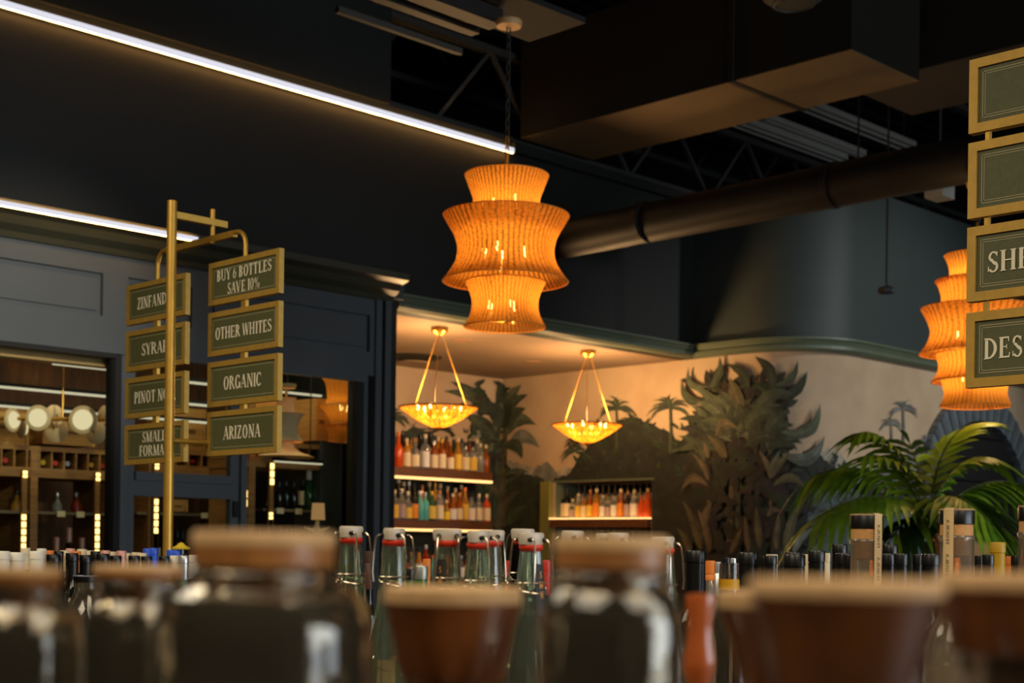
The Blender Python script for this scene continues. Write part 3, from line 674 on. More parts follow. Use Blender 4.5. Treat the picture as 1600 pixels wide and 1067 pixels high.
# bottles standing in the cellar
YS=8.70
cb=lambda px,py,Y=YS: onY(px,py,Y)
def stand(px,ytop,kind,glass,cap,lab,h=0.31,r=0.04,label_m=None,Y=YS,cap_h=0.16,cap_k=1.12,name='wine_bottle',lspan=(0.12,0.5)):
    top=onY(px,ytop,Y); return bottle((top.x,Y,top.z-h),kind,h,r,glass,cap,label_m,lspan,lab,'bottle','bottles standing in the cellar',14,name,cap_h,cap_k)
stand(88,841,'champ',G_dark,C_pink,'champagne bottle with pink foil, left of the three under the shelf',cap_h=0.42,name='champagne_bottle',cap_k=1.25)
stand(108,826,'champ',G_dark,C_pink,'tallest pink-foiled champagne bottle, middle of the three',cap_h=0.42,h=0.34,name='champagne_bottle',cap_k=1.25)
stand(128,842,'champ',G_dark,C_pink,'champagne bottle with pink foil, right of the three by the strip',cap_h=0.42,name='champagne_bottle',cap_k=1.25)
stand(27,768,'round',G_honey,C_dark,'round honey-coloured flask on the left glass shelf',h=0.14,r=0.04)
stand(90,771,'round',G_clear,C_silver,'small pale round flask on the left glass shelf',h=0.125,r=0.03)
stand(119,771,'round',G_red,C_silver,'small red round flask on the left glass shelf',h=0.125,r=0.036)
for i,(px,yt,lm) in enumerate(((236,828,L_cream),(243,829,L_cream),(256,832,None),(277,828,L_cream),(285,830,None),(298,829,None),(311,830,None),(330,829,L_cream),(352,831,None))):
    stand(px,yt,'wine',G_dark,C_dark,f'dark wine bottle in the lower door pane, {ORD[i]} from the left',label_m=lm,lspan=(0.2,0.62))
for i,(px,yt,lm) in enumerate(((424,752,None),(436,753,None),(447,752,None),(459,754,None),(473,750,L_cream))):
    stand(px,yt,'wine',G_dark,C_dark,f'dark wine bottle on the right bay glass shelf, {ORD[i]} from the left',label_m=lm,h=0.20,r=0.03,lspan=(0.15,0.62),Y=7.95)
for i,px in enumerate((483,493)): stand(px,733,'champ',G_green,C_white,f'champagne bottle with white foil in the right bay, {("left","right")[i]} one',h=0.28,cap_h=0.4,cap_k=1.25,name='champagne_bottle',Y=7.92)
for i,px in enumerate((396,410,436,452,466,480)):
    stand(px,824+i%2*3,'wine',(G_dark,G_red,G_dark,G_clear,G_amber,G_dark)[i],C_dark,f'wine bottle on the bottom right bay shelf, {ORD[i]} from the left',label_m=(None,L_cream)[i%2],Y=7.95)
p=onY(497,812,7.66)
t=thing('table_lamp','small table lamp with a pale drum shade in the right bay','lamp',(p.x,7.66,p.z-0.32))
MB().lathe([(0.05,0),(0.05,0.02),(0.012,0.03),(0.010,0.33)],14).build('base',M_brass,t); MB().lathe([(0.046,0.32),(0.040,0.43)],20,caps=False).build('lamp_shade',emit('drum_shade',(226,168,104),0.5),t)
MB().ball((0,0,0.37),0.012).build('bulb',M_bulb,t)
p=onY(494,835,7.6)
b=MB(); pts=[]
for i in range(12):
    a=math.pi/2+2*math.pi*i/12; rr=(0.10 if i%2==0 else 0.042); pts.append((rr*math.cos(a)/R2,-rr*math.sin(0)*0-rr*math.cos(a)/R2,rr*math.sin(a)))
n=len(pts); b.v=pts+[(x+0.02,y+0.02,z) for x,y,z in pts]+[(-0.02,-0.02,0)]
b.f=[tuple(range(n,2*n))]+[(i,(i+1)%n,n+(i+1)%n,n+i) for i in range(n)]+[(2*n,(i+1)%n,i) for i in range(n)]
tag(b.build('star_ornament',mat('star_pale',(214,190,150),0.6),None,p),'pale pointed star ornament behind the cellar glass','ornament')

# ------------------------------------------------------------------ back bar shelves in the alcove
YBAR=9.42
def bar_shelf(py_l, py_r, label):
    a=onY(601,py_l,YBAR); c=onY(769,py_r,YBAR); z=(a.z+c.z)/2
    t=thing('bar_shelf',label,'shelf',(0,0,z))
    MB().box(6.34,YBAR,0.0,c.x,AY,0.075).build('board',M_woodd,t)
    MB().box(6.34,YBAR-0.006,-0.022,c.x,YBAR+0.03,-0.001).build('led_edge',M_ledw,t)
    for x in (6.8,8.0,9.0): MB().box(x,YBAR+0.05,-0.10,x+0.025,AY,-0.022).build('bracket',M_black,t)
    return z+0.075
zs1=bar_shelf(741,752,'dark wooden back-bar shelf with a lit front edge, upper one')
zs2=bar_shelf(824,829,'dark wooden back-bar shelf with a lit front edge, lower one')
pos=lambda z,Y: (lambda px: (onY(px,740,Y).x,Y,z))
shelf_row([(609,.27,.040,'liquor','r','-','d'),(622,.30,.043,'squat','o','-','o'),(635,.25,.038,'liquor','h','c','c'),(648,.26,.045,'squat','c','c','k'),(664,.30,.042,'liquor','c','w','c'),(678,.25,.038,'liquor','a','c','s'),(690,.27,.040,'liquor','a','c','g'),(703,.25,.038,'squat','a','c','k'),(715,.29,.040,'tall','h','y','c'),(727,.25,.040,'liquor','c','c','d'),(739,.25,.040,'liquor','c','y','d'),(750,.26,.038,'liquor','c','-','c'),(759,.25,.036,'squat','a','-','c')],
          pos(zs1,9.50),'on the upper bar shelf front row','front row bottles on the upper bar shelf')
shelf_row([(615,.30,.036,'tall','c','-','d'),(629,.33,.036,'tall','d','-','d'),(641,.29,.038,'liquor','h','-','d'),(656,.31,.036,'wine','d','-','d'),(671,.34,.036,'wine','d','-','d'),(684,.30,.036,'tall','h','-','c'),(697,.31,.036,'tall','a','-','d'),(709,.29,.036,'wine','g','-','d'),(721,.30,.036,'liquor','c','-','d'),(733,.29,.036,'liquor','a','-','d'),(745,.31,.036,'tall','c','-','c')],
          pos(zs1,9.64),'on the upper bar shelf back row','back row bottles on the upper bar shelf')
shelf_row([(606,.24,.040,'squat','c','l','w'),(617,.25,.040,'liquor','c','y','c'),(628,.26,.040,'liquor','c','l','w'),(638,.24,.040,'squat','c','y','w'),(648,.27,.038,'liquor','d','o','d'),(657,.25,.038,'tall','t','-','w'),(665,.24,.036,'liquor','t','-','s'),(675,.25,.040,'liquor','g','y','g'),(687,.26,.042,'liquor','c','c','k'),(698,.18,.036,'squat','h','m','c'),(708,.24,.040,'squat','a','w','c'),(718,.25,.038,'squat','a','c','k'),(727,.30,.038,'tall','h','y','o'),(737,.24,.040,'liquor','c','w','d'),(749,.25,.038,'liquor','c','c','c'),(761,.25,.038,'liquor','o','c','c')],
          pos(zs2,9.50),'on the lower bar shelf front row','front row bottles on the lower bar shelf')
shelf_row([(605,.34,.036,'champ','d','-','w'),(614,.34,.036,'champ','d','-','w'),(623,.36,.036,'wine','d','-','w'),(631,.33,.036,'wine','d','-','c'),(639,.34,.036,'wine','d','-','s'),(647,.33,.036,'wine','d','-','d'),(660,.31,.036,'tall','o','-','k'),(671,.34,.036,'wine','g','-','c'),(680,.34,.036,'tall','h','-','g'),(688,.33,.036,'wine','c','-','c'),(700,.31,.036,'squat','a','-','c'),(712,.30,.036,'tall','h','-','w'),(721,.33,.036,'tall','a','-','c'),(730,.34,.036,'wine','d','-','o')],
          pos(zs2,9.64),'on the lower bar shelf back row','back row bottles on the lower bar shelf')
# back counter with more bottles below
ctz=onY(690,905,9.3).z
t=thing('bar_counter','dark wooden back-bar counter under the shelves','counter',(0,0,0))
MB().box(6.34,9.15,ctz-0.05,9.5,AY-0.015,ctz).build('worktop',M_woodd,t); MB().box(6.4,9.2,0,9.45,AY-0.015,ctz-0.05).build('cabinet',M_black,t)
shelf_row([(634+11*i,.20+.03*((i*5)%4),.038,('liquor','squat','tall')[i%3],'achrthaoc'[i%9],'-cwy-c'[i%6],'ckdso'[i%5]) for i in range(12)],pos(ctz,9.4),'on the back counter under the shelves','bottles on the back counter')

# ------------------------------------------------------------------ bottle niche with stemware
t=thing('bottle_niche','recessed bottle niche with a lit shelf in the mural wall','niche',(0,0,0))
ny0=onX(1018,790,AX).y; ny1=onX(868,790,AX).y; NB=AX+0.42; nsz=onX(940,809,AX).z
MB().box(NB,ny0-0.02,NZ0,NB+0.03,ny1+0.02,NZ1).build('back_panel',M_black,t)
for y in (ny0-0.03,ny1): MB().box(AX+0.003,y,NZ0,NB,y+0.03,NZ1).build('side_panel',M_sage if y>ny0 else M_black,t)
MB().box(AX+0.003,ny0-0.03,NZ1,NB,ny1+0.03,NZ1+0.03).build('top_panel',M_woodd,t); MB().box(AX+0.003,ny0-0.03,NZ0-0.03,NB,ny1+0.03,NZ0).build('bottom_panel',M_woodd,t)
MB().box(AX-0.05,ny0,nsz-0.085,NB,ny1+0.03,nsz-0.012).build('shelf_board',M_woodd,t); MB().box(AX-0.055,ny0,nsz-0.012,AX+0.10,ny1+0.03,nsz).build('led_shelf_edge',M_ledw,t)
MB().box(AX-0.012,ny0-0.03,NZ1,AX+0.002,ny1+0.06,NZ1+0.018).build('edge_trim',M_sage,t)
MB().box(AX-0.06,ny1+0.03,NZ0-0.25,AX-0.003,ny1+0.14,NZ1+0.01).build('sage_pilaster',mat('sage_yellow',(128,124,62),0.5),t)
pn=lambda px: (AX+0.10,onX(px,800,AX+0.10).y,nsz+0.001)
shelf_row([(876,.26,.040,'wine','d','c','d'),(886,.26,.040,'wine','d','c','d'),(895,.17,.034,'squat','c','l','c'),(904,.22,.036,'liquor','c','y','c'),(913,.21,.036,'liquor','h','c','d'),(922,.25,.038,'squat','a','y','k'),(932,.26,.038,'liquor','h','o','c'),(942,.20,.034,'liquor','c','w','c'),(951,.21,.036,'squat','c','l','d'),(960,.22,.036,'liquor','c','w','d'),(970,.25,.036,'tall','a','o','c'),(981,.23,.038,'liquor','d','l','k'),(991,.24,.040,'liquor','c','w','c'),(1003,.22,.036,'squat','o','-','d'),(1012,.25,.036,'tall','o','-','c')],pn,'on the lit niche shelf','bottles on the niche shelf')
M_stem = mat('stemware',(220,206,180),0.05,trans=0.45)
proto=None; k=0
for row,(zt,lab) in enumerate(((NZ1-0.012,'above the niche bottles'),(nsz-0.09,'under the niche shelf'))):
    for i in range(15):
        y=ny1-0.05-(ny1-ny0-0.1)*i/14
        lb=f'wine glass hanging upside down {lab}, {ORD[i]} from the left'
        if proto is None:
            proto=thing('wine_glass',lb,'glass',(AX+0.26,y,zt),0,'hanging wine glasses')
            MB().lathe([(0.0001,0),(0.032,0),(0.032,-0.004),(0.006,-0.008),(0.004,-0.02)],12).build('foot',M_stem,proto)
            MB().tube([(0,0,-0.008),(0,0,-0.075)],0.0035,6).build('stem',M_stem,proto)
            MB().lathe([(0.004,-0.072),(0.025,-0.085),(0.034,-0.11),(0.030,-0.16)],12,caps=False).build('bowl',M_stem,proto)
        else:
            c=proto.copy(); COL.objects.link(c); c.location=(AX+0.26,y,zt); c['label']=lb
            for chd in list(proto.children):
                d_=chd.copy(); COL.objects.link(d_); d_.parent=c

# ------------------------------------------------------------------ painted mural on the cream wall paper
def wall_hit(px, py, off):
    """point of the photographed pixel on the mural wall, moved off the wall by off"""
    v = ray(px,py)
    y_al = AY-off; t1=y_al/v.y
    if v.x*t1 <= AX-off: return Vector((v.x*t1, y_al, v.z*t1+EZ))
    X=AX-off; t2=X/v.x
    if v.y*t2 >= RY+RR: return Vector((X, v.y*t2, v.z*t2+EZ))
    Y=RY-off; t3=Y/v.y
    if v.x*t3 >= AX+RR: return Vector((v.x*t3, Y, v.z*t3+EZ))
    cx,cy,r=AX+RR,RY+RR,RR+off; a=v.x*v.x+v.y*v.y; b_=-2*(v.x*cx+v.y*cy); c=cx*cx+cy*cy-r*r
    D=max(0.0,b_*b_-4*a*c); t4=(-b_-math.sqrt(D))/(2*a)
    return Vector((v.x*t4, v.y*t4, v.z*t4+EZ))
M_paint = attr_mat('mural_paint',0.85,0.38,11)
LAY=[0]
class Paint:
    def __init__(s): s.b=MB(); s.b.col=[]
    def strip(s, L, R_, cl, cr_, mid=None):
        LAY[0]+=1; off=0.0015+0.000012*LAY[0]; n=len(s.b.v); k=len(L)
        for a,c in zip(L,R_):
            s.b.v.append(tuple(wall_hit(a[0],a[1],off))); s.b.col.append(cl); s.b.v.append(tuple(wall_hit(c[0],c[1],off))); s.b.col.append(cr_)
        for i in range(k-1):
            cx=(L[i][0]+R_[i][0]+L[i+1][0]+R_[i+1][0])/4; cy=(L[i][1]+R_[i][1]+L[i+1][1]+R_[i+1][1])/4
            if 851<cx<1019 and 750<cy<875: continue
            if 1455<cx<1640 and cy>652 and ((cx-1524)/82)**2+((cy-820)/172)**2<1: continue
            s.b.f.append((n+2*i,n+2*i+1,n+2*i+3,n+2*i+2))
    def leaf(s, x,y, tx,ty, w_, bend, col, rib=1.25, ragged=0.0, n=12):
        """broad leaf from (x,y) to tip (tx,ty), half width w_, bend px sideways"""
        dx,dy=tx-x,ty-y; L=math.hypot(dx,dy) or 1; nx,ny=-dy/L,dx/L
        mid=[];lf=[];rt=[]
        for i in range(n+1):
            t=i/n; bx=4*bend*t*(1-t); cx,cy=x+dx*t+nx*bx, y+dy*t+ny*bx
            ww=w_*math.sin(math.pi*min(1,t**0.75))**0.7 if 0<t<1 else 0
            a=ww*(1-ragged*random.random()); c=ww*(1-ragged*random.random())
            mid.append((cx,cy)); lf.append((cx-nx*a,cy-ny*a)); rt.append((cx+nx*c,cy+ny*c))
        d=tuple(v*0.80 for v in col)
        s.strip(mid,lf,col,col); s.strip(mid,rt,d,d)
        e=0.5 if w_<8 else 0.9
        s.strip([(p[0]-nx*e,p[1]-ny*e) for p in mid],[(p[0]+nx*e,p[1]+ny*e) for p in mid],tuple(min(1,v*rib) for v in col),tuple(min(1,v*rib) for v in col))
    def stalk(s, pts, w0, w1, col):
        n=len(pts)-1
        L=[];R_=[]
        for i,(x,y) in enumerate(pts):
            ww=w0+(w1-w0)*i/n; L.append((x-ww,y)); R_.append((x+ww,y))
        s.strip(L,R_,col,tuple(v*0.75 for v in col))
    def palm(s, x,y,size,col,trunk=0,fr=11,droop=0.45):
        if trunk: s.stalk([(x,y),(x+1,y+trunk*0.5),(x,y+trunk)],size*0.045,size*0.07,col)
        for i in range(fr):
            a=-0.55+(math.pi+1.1)*i/(fr-1)+random.uniform(-.12,.12); L=size*random.uniform(.75,1.05)
            ex,ey=x+math.cos(a)*L, y-math.sin(a)*L*0.72+ L*droop*0.55*abs(math.cos(a))**1.5
            b_= (-1 if math.cos(a)>0 else 1)*L*0.20
            s.leaf(x,y,ex,ey,size*0.085,b_,tuple(v*random.uniform(.85,1.15) for v in col),1.1,0.5,9)
    def blob(s, pts, col):
        """filled outline down to a base line; pts left to right, bottom row y given by last value"""
        *top,yb=pts; L=[];R_=[]
        d=tuple(v*0.9 for v in col)
        for i in range(len(top)-1):
            (x0,y0),(x1,y1)=top[i],top[i+1]; n=max(2,int(abs(x1-x0)/3))
            for k in range(n):
                t=k/n; L.append((x0+(x1-x0)*t, y0+(y1-y0)*t+random.uniform(-2.2,2.2))); R_.append((x0+(x1-x0)*t,yb))
        L.append(top[-1]); R_.append((top[-1][0],yb))
        cuts=[y for y in (752,)]
        y_cuts=[752,874,yb]
        prev=L
        for yc in y_cuts:
            cur=[(p[0],max(p[1],yc)) for p in L]; s.strip(prev,cur,col,col); prev=cur
    def bush(s, x0,x1,y0,y1,n,col,size=9):
        for _ in range(n):
            x,y=random.uniform(x0,x1),random.uniform(y0,y1); a=random.uniform(0.1,math.pi-.1); l=size*random.uniform(.7,1.5)
            s.leaf(x,y,x+math.cos(a)*l,y-math.sin(a)*l,l*0.22,random.uniform(-2,2),tuple(v*random.uniform(.6,1.4) for v in col),1.15,0.2,5)
    def done(s,name,parent): return s.b.build(name,M_paint,parent)
DK=(0.020,0.022,0.015); DG=(0.028,0.036,0.020); MG=(0.048,0.062,0.034); LG=(0.082,0.098,0.058); OL=(0.085,0.074,0.034); BR=(0.105,0.082,0.046); GY=(0.165,0.17,0.14); FG=(0.33,0.29,0.225); BG=(0.075,0.098,0.090)
mu=thing('jungle_mural','tropical jungle mural painted around the alcove and rounded wall','mural',(0,0,0))
# distant misty hills
for col,pts in ((FG,[(606,715),(640,700),(700,705),(770,712),(830,730),(868,735),(905,728),(940,720),1000]),(GY,[(828,745),(840,728),(855,722),(868,736),(880,748),1000]),
                (FG,[(1240,728),(1262,715),(1280,706),(1296,700),(1312,708),(1325,722),(1345,728),(1380,716),(1420,712),(1450,716),(1475,720),1000]),(GY,[(1360,740),(1380,722),(1400,712),(1425,706),(1450,694),(1470,700),(1490,712),1000])):
    P=Paint(); P.blob(pts,col); P.done('painted_hill',mu)
# dark jungle masses
P=Paint()
P.blob([(606,690),(625,676),(648,668),(672,676),(700,690),(740,690),(770,700),(800,735),(830,742),(850,748),1000],DG)
P.blob([(866,748),(890,740),(905,712),(925,690),(945,668),(970,656),(992,652),(1015,660),(1040,672),(1062,690),(1100,720),(1180,740),(1240,722),(1256,706),(1275,708),(1295,722),(1318,742),(1345,756),(1390,760),(1480,755),1000],DK)
P.blob([(1262,760),(1290,742),(1320,750),(1345,772),(1400,790),(1480,780),1000],BG)
P.bush(606,760,672,760,60,DG,11); P.bush(900,1070,660,790,110,DG,10); P.bush(1240,1320,712,830,60,DG,10); P.bush(1060,1270,720,860,60,DK,14)
P.bush(1300,1470,745,800,40,BG,10)
P.done('painted_undergrowth',mu)
# small palms
for a in ((963,640,34,MG,60),(1047,638,36,MG,70),(985,660,22,DG),(915,690,40,DG,0,13,0.8),(898,706,28,MG,0,9,0.9),(1412,640,25,GY,55),(1393,663,20,GY,30),(1447,690,18,GY),(1478,662,14,GY),(1430,700,16,GY),(612,655,36,MG,60),(650,682,30,DG),(690,672,24,DG)):
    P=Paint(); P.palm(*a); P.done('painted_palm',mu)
# corner banana plant
P=Paint()
c7=lambda x,y:(590+x/3.81,480+y/3.81)
P.stalk([c7(760,700),c7(755,850),c7(748,1000),c7(740,1300)],3,6,OL); P.stalk([c7(720,700),c7(718,900),c7(705,1300)],3,6,MG)
for (a,b_,w_,bd,col) in (((700,650),(440,445),9,8,MG),((690,640),(400,500),8,10,LG),((715,640),(590,445),9,-6,MG),((640,640),(600,470),8,4,DG),((730,640),(722,440),9,3,MG),((745,640),(855,462),9,-5,LG),((750,660),(893,520),9,-8,MG),
                   ((760,760),(945,700),13,-18,LG),((770,840),(965,835),12,-18,GY),((760,720),(880,600),11,-8,MG),((720,760),(560,790),13,14,GY),((700,800),(520,640),12,8,MG),((740,820),(860,900),10,-12,MG),((730,700),(650,560),12,4,DG),((740,720),(800,560),12,-4,DG),
                   ((720,820),(600,900),11,10,LG),((640,980),(560,820),7,3,BR),((760,1060),(900,980),8,-10,LG),((740,1150),(620,1050),8,8,OL),((745,1250),(800,1120),7,-4,OL),((735,1350),(660,1200),8,4,OL),((770,1300),(880,1180),8,-5,MG)):
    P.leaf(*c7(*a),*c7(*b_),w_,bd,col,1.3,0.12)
P.bush(735,790,600,760,70,DG,14); P.bush(735,800,760,880,60,MG,13)
P.done('painted_banana_plant',mu)
# big banana plant
P=Paint()
c8=lambda x,y:(980+x/3.476,520+y/3.476)
P.stalk([c8(560,600),c8(570,760),c8(565,1000),c8(550,1200)],3,5,BR); P.stalk([c8(450,650),c8(445,850),c8(430,1200)],2,3,BR); P.stalk([c8(770,700),c8(775,850),c8(790,1200)],2,3,BR); P.stalk([c8(620,640),c8(600,850),c8(600,1200)],3,5,MG)
P.bush(1085,1235,600,770,190,DG,20); P.bush(1105,1225,600,760,160,DK,24); P.bush(1080,1260,740,900,150,DK,26)
def crown(P,cx,cy,n,l0,l1,ang0,ang1):
    for i in range(n):
        a=random.uniform(ang0,ang1); l=random.uniform(l0,l1); x0=cx+random.uniform(-18,18); y0=cy+random.uniform(-18,25)
        P.leaf(x0,y0,x0+math.cos(a)*l,y0-math.sin(a)*l*0.9+abs(math.cos(a))*l*0.25,random.uniform(5,9),(-1 if math.cos(a)>0 else 1)*l*0.16,random.choice((DG,DG,MG,MG,LG,DK)),1.45,0.25,14)
crown(P,1160,665,46,40,78,0.1,math.pi-0.1); crown(P,1115,680,16,35,60,0.5,math.pi+0.2); crown(P,1190,690,18,40,72,-0.25,1.6)
for (a,b_,w_,bd,col) in (((450,300),(502,130),8,5,MG),((440,290),(335,182),7,-12,LG),((420,380),(298,245),8,-10,MG),((660,300),(535,168),10,6,DG),((790,310),(695,128),12,7,DG),((800,290),(925,150),8,8,MG),((830,360),(975,212),11,6,DG),((470,420),(360,300),9,6,LG),
                   ((840,540),(1048,385),13,16,LG),((840,660),(1072,560),14,16,(0.095,0.108,0.082)),((700,420),(900,330),14,-8,MG),((620,420),(560,250),14,0,OL),((520,470),(380,380),14,6,LG),((640,520),(820,440),16,-8,MG),((560,560),(400,480),15,10,MG),((700,560),(600,380),15,0,DG),
                   ((760,560),(880,420),14,-4,MG),((480,560),(600,520),12,-10,BR),((640,620),(840,600),13,-10,DG),((420,700),(280,560),10,8,MG),((540,680),(440,560),10,2,OL),((440,680),(420,600),6,0,BR),
                   ((440,830),(292,862),9,12,BR),((790,830),(975,860),9,-12,OL),((775,790),(715,640),6,3,BR),((780,790),(885,655),8,-3,OL),((440,800),(360,660),6,3,BR),((770,760),(830,640),6,0,LG),
                   ((400,1180),(305,915),9,3,OL),((450,1190),(385,960),8,2,BR),((420,1040),(460,920),8,-2,BR),((760,1000),(840,975),7,-6,BR),((720,1170),(700,950),8,0,OL),((860,1190),(945,915),10,-3,OL),((810,1180),(830,1000),7,-2,BR),((660,1190),(640,1000),6,0,BR),((560,1200),(620,1060),6,0,OL),((900,1200),(1010,1060),8,-4,GY),((340,1220),(270,1060),8,4,OL)):
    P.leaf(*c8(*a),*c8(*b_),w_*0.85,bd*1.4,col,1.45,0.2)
P.done('painted_banana_plant',mu)

# ------------------------------------------------------------------ tiled arch on the right
M_tile = mat('slate_tile',(104,112,116),0.35,noise=0.12,scale=12)
ac=onY(1524,700,RY); ARX=ac.x; 
t=thing('tiled_arch','dark slate tiled arch around a black opening behind the palm','arch',(ARX,RY,0))
zc0=EZ+0.30; dep=0.07; NT=46
M_tiles=[M_tile,mat('slate_tile_dark',(88,96,100),0.35,noise=0.12,scale=12)]
for i in range(NT):
    a0=math.pi*i/NT+0.004; a1=math.pi*(i+1)/NT-0.004; b=MB()
    for yy in (-dep-(0.006 if i%2 else 0),-0.002):
        for (ra,rb,a) in ((0.93,0.90,a0),(1.13,1.16,a0),(1.13,1.16,a1),(0.93,0.90,a1)):
            b.v.append((ra*math.cos(a),yy,zc0+rb*math.sin(a)))
    b.f=[(0,1,2,3),(7,6,5,4),(0,4,5,1),(1,5,6,2),(2,6,7,3),(3,7,4,0)]
    b.build('tile',M_tiles[i%2],t)
for sx in (-1,1):
    for j in range(9):
        z1=zc0-0.005-j*0.2; z0=max(0,z1-0.195); x0,x1=sorted((sx*0.93,sx*1.13))
        if z1>0.02: MB().box(x0,-dep,z0,x1,-0.002,z1).build('tile',M_tiles[j%2],t)
b=MB(); pts=[(0.925*math.cos(math.pi*i/24),zc0+0.895*math.sin(math.pi*i/24)) for i in range(25)]+[(-0.925,0),(0.925,0)]
b.poly([(x,-0.01,z) for x,z in pts]); b.build('dark_opening',M_black,t)
for i in range(7):
    z=zc0+0.75-i*0.2; hw=0.92*math.sqrt(max(0,1-((z-zc0)/0.9)**2)) if z>zc0 else 0.92
    MB().box(-hw,-0.035,z,hw,-0.012,z+0.02).build('slat',mat('slat_dark',(20,16,15),0.7),t)

# ------------------------------------------------------------------ potted palm
PB=at(1452,846,8.0)
pt=thing('potted_palm','leafy green indoor palm in front of the tiled arch','plant',(PB.x,PB.y,0))
org=Vector((PB.x,PB.y,0))
M_pot=mat('terracotta_pot',(176,112,74),0.7,noise=0.1,scale=10)
MB().lathe([(0.12,1.05),(0.13,1.06),(0.17,1.33),(0.185,1.34),(0.185,1.38),(0.17,1.38),(0.155,1.34),(0.0001,1.335)],28).build('pot',M_pot,pt)
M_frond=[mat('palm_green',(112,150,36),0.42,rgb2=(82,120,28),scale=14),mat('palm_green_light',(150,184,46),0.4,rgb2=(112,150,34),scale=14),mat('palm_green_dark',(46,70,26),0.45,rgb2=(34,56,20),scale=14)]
M_stem2=mat('palm_stem',(70,78,34),0.6,noise=0.2,scale=20)
MB().tube([(0,0,1.33),(0.01,0.0,1.42),(0,0,PB.z)],[0.05,0.04,0.03],10).build('trunk',M_stem2,pt)
lg=at(1500,880,8.3)
tag(MB().box(lg.x-0.9,lg.y-0.35,0,lg.x+0.9,lg.y+0.45,1.05).build('plant_ledge',M_slate),'low slate ledge carrying the palm pots','ledge')
tp=at(1502,850,8.45); tb=thing('clay_pot','wide tan clay pot on the ledge behind the palm stem','pot',(tp.x,tp.y,1.05))
H_=tp.z+0.06-1.05
MB().lathe([(0.12,0),(0.16,0.05),(0.17,H_-0.06),(0.175,H_-0.05),(0.175,H_),(0.16,H_),(0.15,H_-0.04),(0.0001,H_-0.05)],28).build('body',mat('tan_clay',(206,150,96),0.7,noise=0.08,scale=9),tb)
MB().lathe([(0.178,H_-0.03),(0.184,H_-0.02),(0.178,H_-0.01)],28,caps=False).build('band',mat('tan_clay_band',(180,124,76),0.7),tb)
LEAFN=[0]
def bez(a,b_,c,d,t): return a*(1-t)**3+b_*3*t*(1-t)**2+c*3*t*t*(1-t)+d*t**3
def frond(c1,c2,tip,dd,mi,llen,n=17,droop=0.5,up=Vector((0,0,1))):
    """rachis through control pixels; leaflets on both sides"""
    p0=PB-org; p1=at(*c1,8.0+dd*0.3)-org; p2=at(*c2,8.0+dd*0.8)-org; p3=at(*tip,8.0+dd)-org
    pts=[bez(p0,p1,p2,p3,i/20) for i in range(21)]
    fr=MB().tube(pts,[0.012-0.009*i/20 for i in range(21)],6).build('frond',M_stem2,pt)
    for i in range(n):
        t=0.30+0.70*i/(n-1); p=bez(p0,p1,p2,p3,t); q=bez(p0,p1,p2,p3,min(1,t+0.02)) if t<0.98 else p+(p-bez(p0,p1,p2,p3,t-0.02))
        d=(q-p).normalized(); side=d.cross(up); 
        if side.length<0.2: side=d.cross(Vector((1,-1,0)))
        side.normalize()
        L=llen*(0.55+0.9*math.sin(math.pi*min(1,(t-0.22)/0.95))**0.8)*random.uniform(.9,1.08)
        for sg in (-1,1):
            if i==n-1 and sg==1: continue
            dirn=(side*sg*0.95+d*(0.55+0.5*t)).normalized() if i<n-1 else d
            nrm=dirn.cross(d).normalized() if i<n-1 else side
            wv=(d-dirn*d.dot(dirn)).normalized() if i<n-1 else side
            b=MB(); K=5; w0=L*0.085+0.006
            for k in range(K+1):
                u=k/K; c=p+dirn*L*u+Vector((0,0,-1))*L*droop*u*u+ (nrm*0.0)
                ww=w0*(0.35+1.5*u if u<0.35 else 1.0)*(1-u**2.2) if u<1 else 0
                ww=max(ww,0.0005)
                b.v += [tuple(c-wv*ww),tuple(c+Vector((0,0,-0.25*ww))),tuple(c+wv*ww)]
            for k in range(K):
                for e in range(2): b.f.append((k*3+e,k*3+e+1,k*3+e+4,k*3+e+3))
            b.smooth=True; LEAFN[0]+=1
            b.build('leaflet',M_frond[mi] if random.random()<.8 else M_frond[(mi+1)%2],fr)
frond((1450,770),(1385,655),(1340,678),-0.15,1,0.19,14,0.55)
frond((1445,780),(1400,700),(1352,712),-0.3,1,0.20,12,0.5)
frond((1440,770),(1360,700),(1268,745),0.1,0,0.22,15,0.75)
frond((1440,790),(1380,735),(1268,815),-0.5,0,0.25,16,0.6)
frond((1452,760),(1468,665),(1530,662),0.1,1,0.20,14,0.35)
frond((1455,775),(1490,690),(1562,722),-0.1,1,0.22,14,0.45)
frond((1460,790),(1530,730),(1604,760),0.2,0,0.21,14,0.8)
frond((1456,780),(1475,735),(1552,822),-0.6,0,0.27,15,0.45)
frond((1462,810),(1540,790),(1596,850),-0.2,0,0.2,12,0.7)
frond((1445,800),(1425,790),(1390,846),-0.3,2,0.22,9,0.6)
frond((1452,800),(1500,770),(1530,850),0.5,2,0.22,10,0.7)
frond((1450,790),(1440,740),(1420,690),0.6,2,0.22,11,0.5)

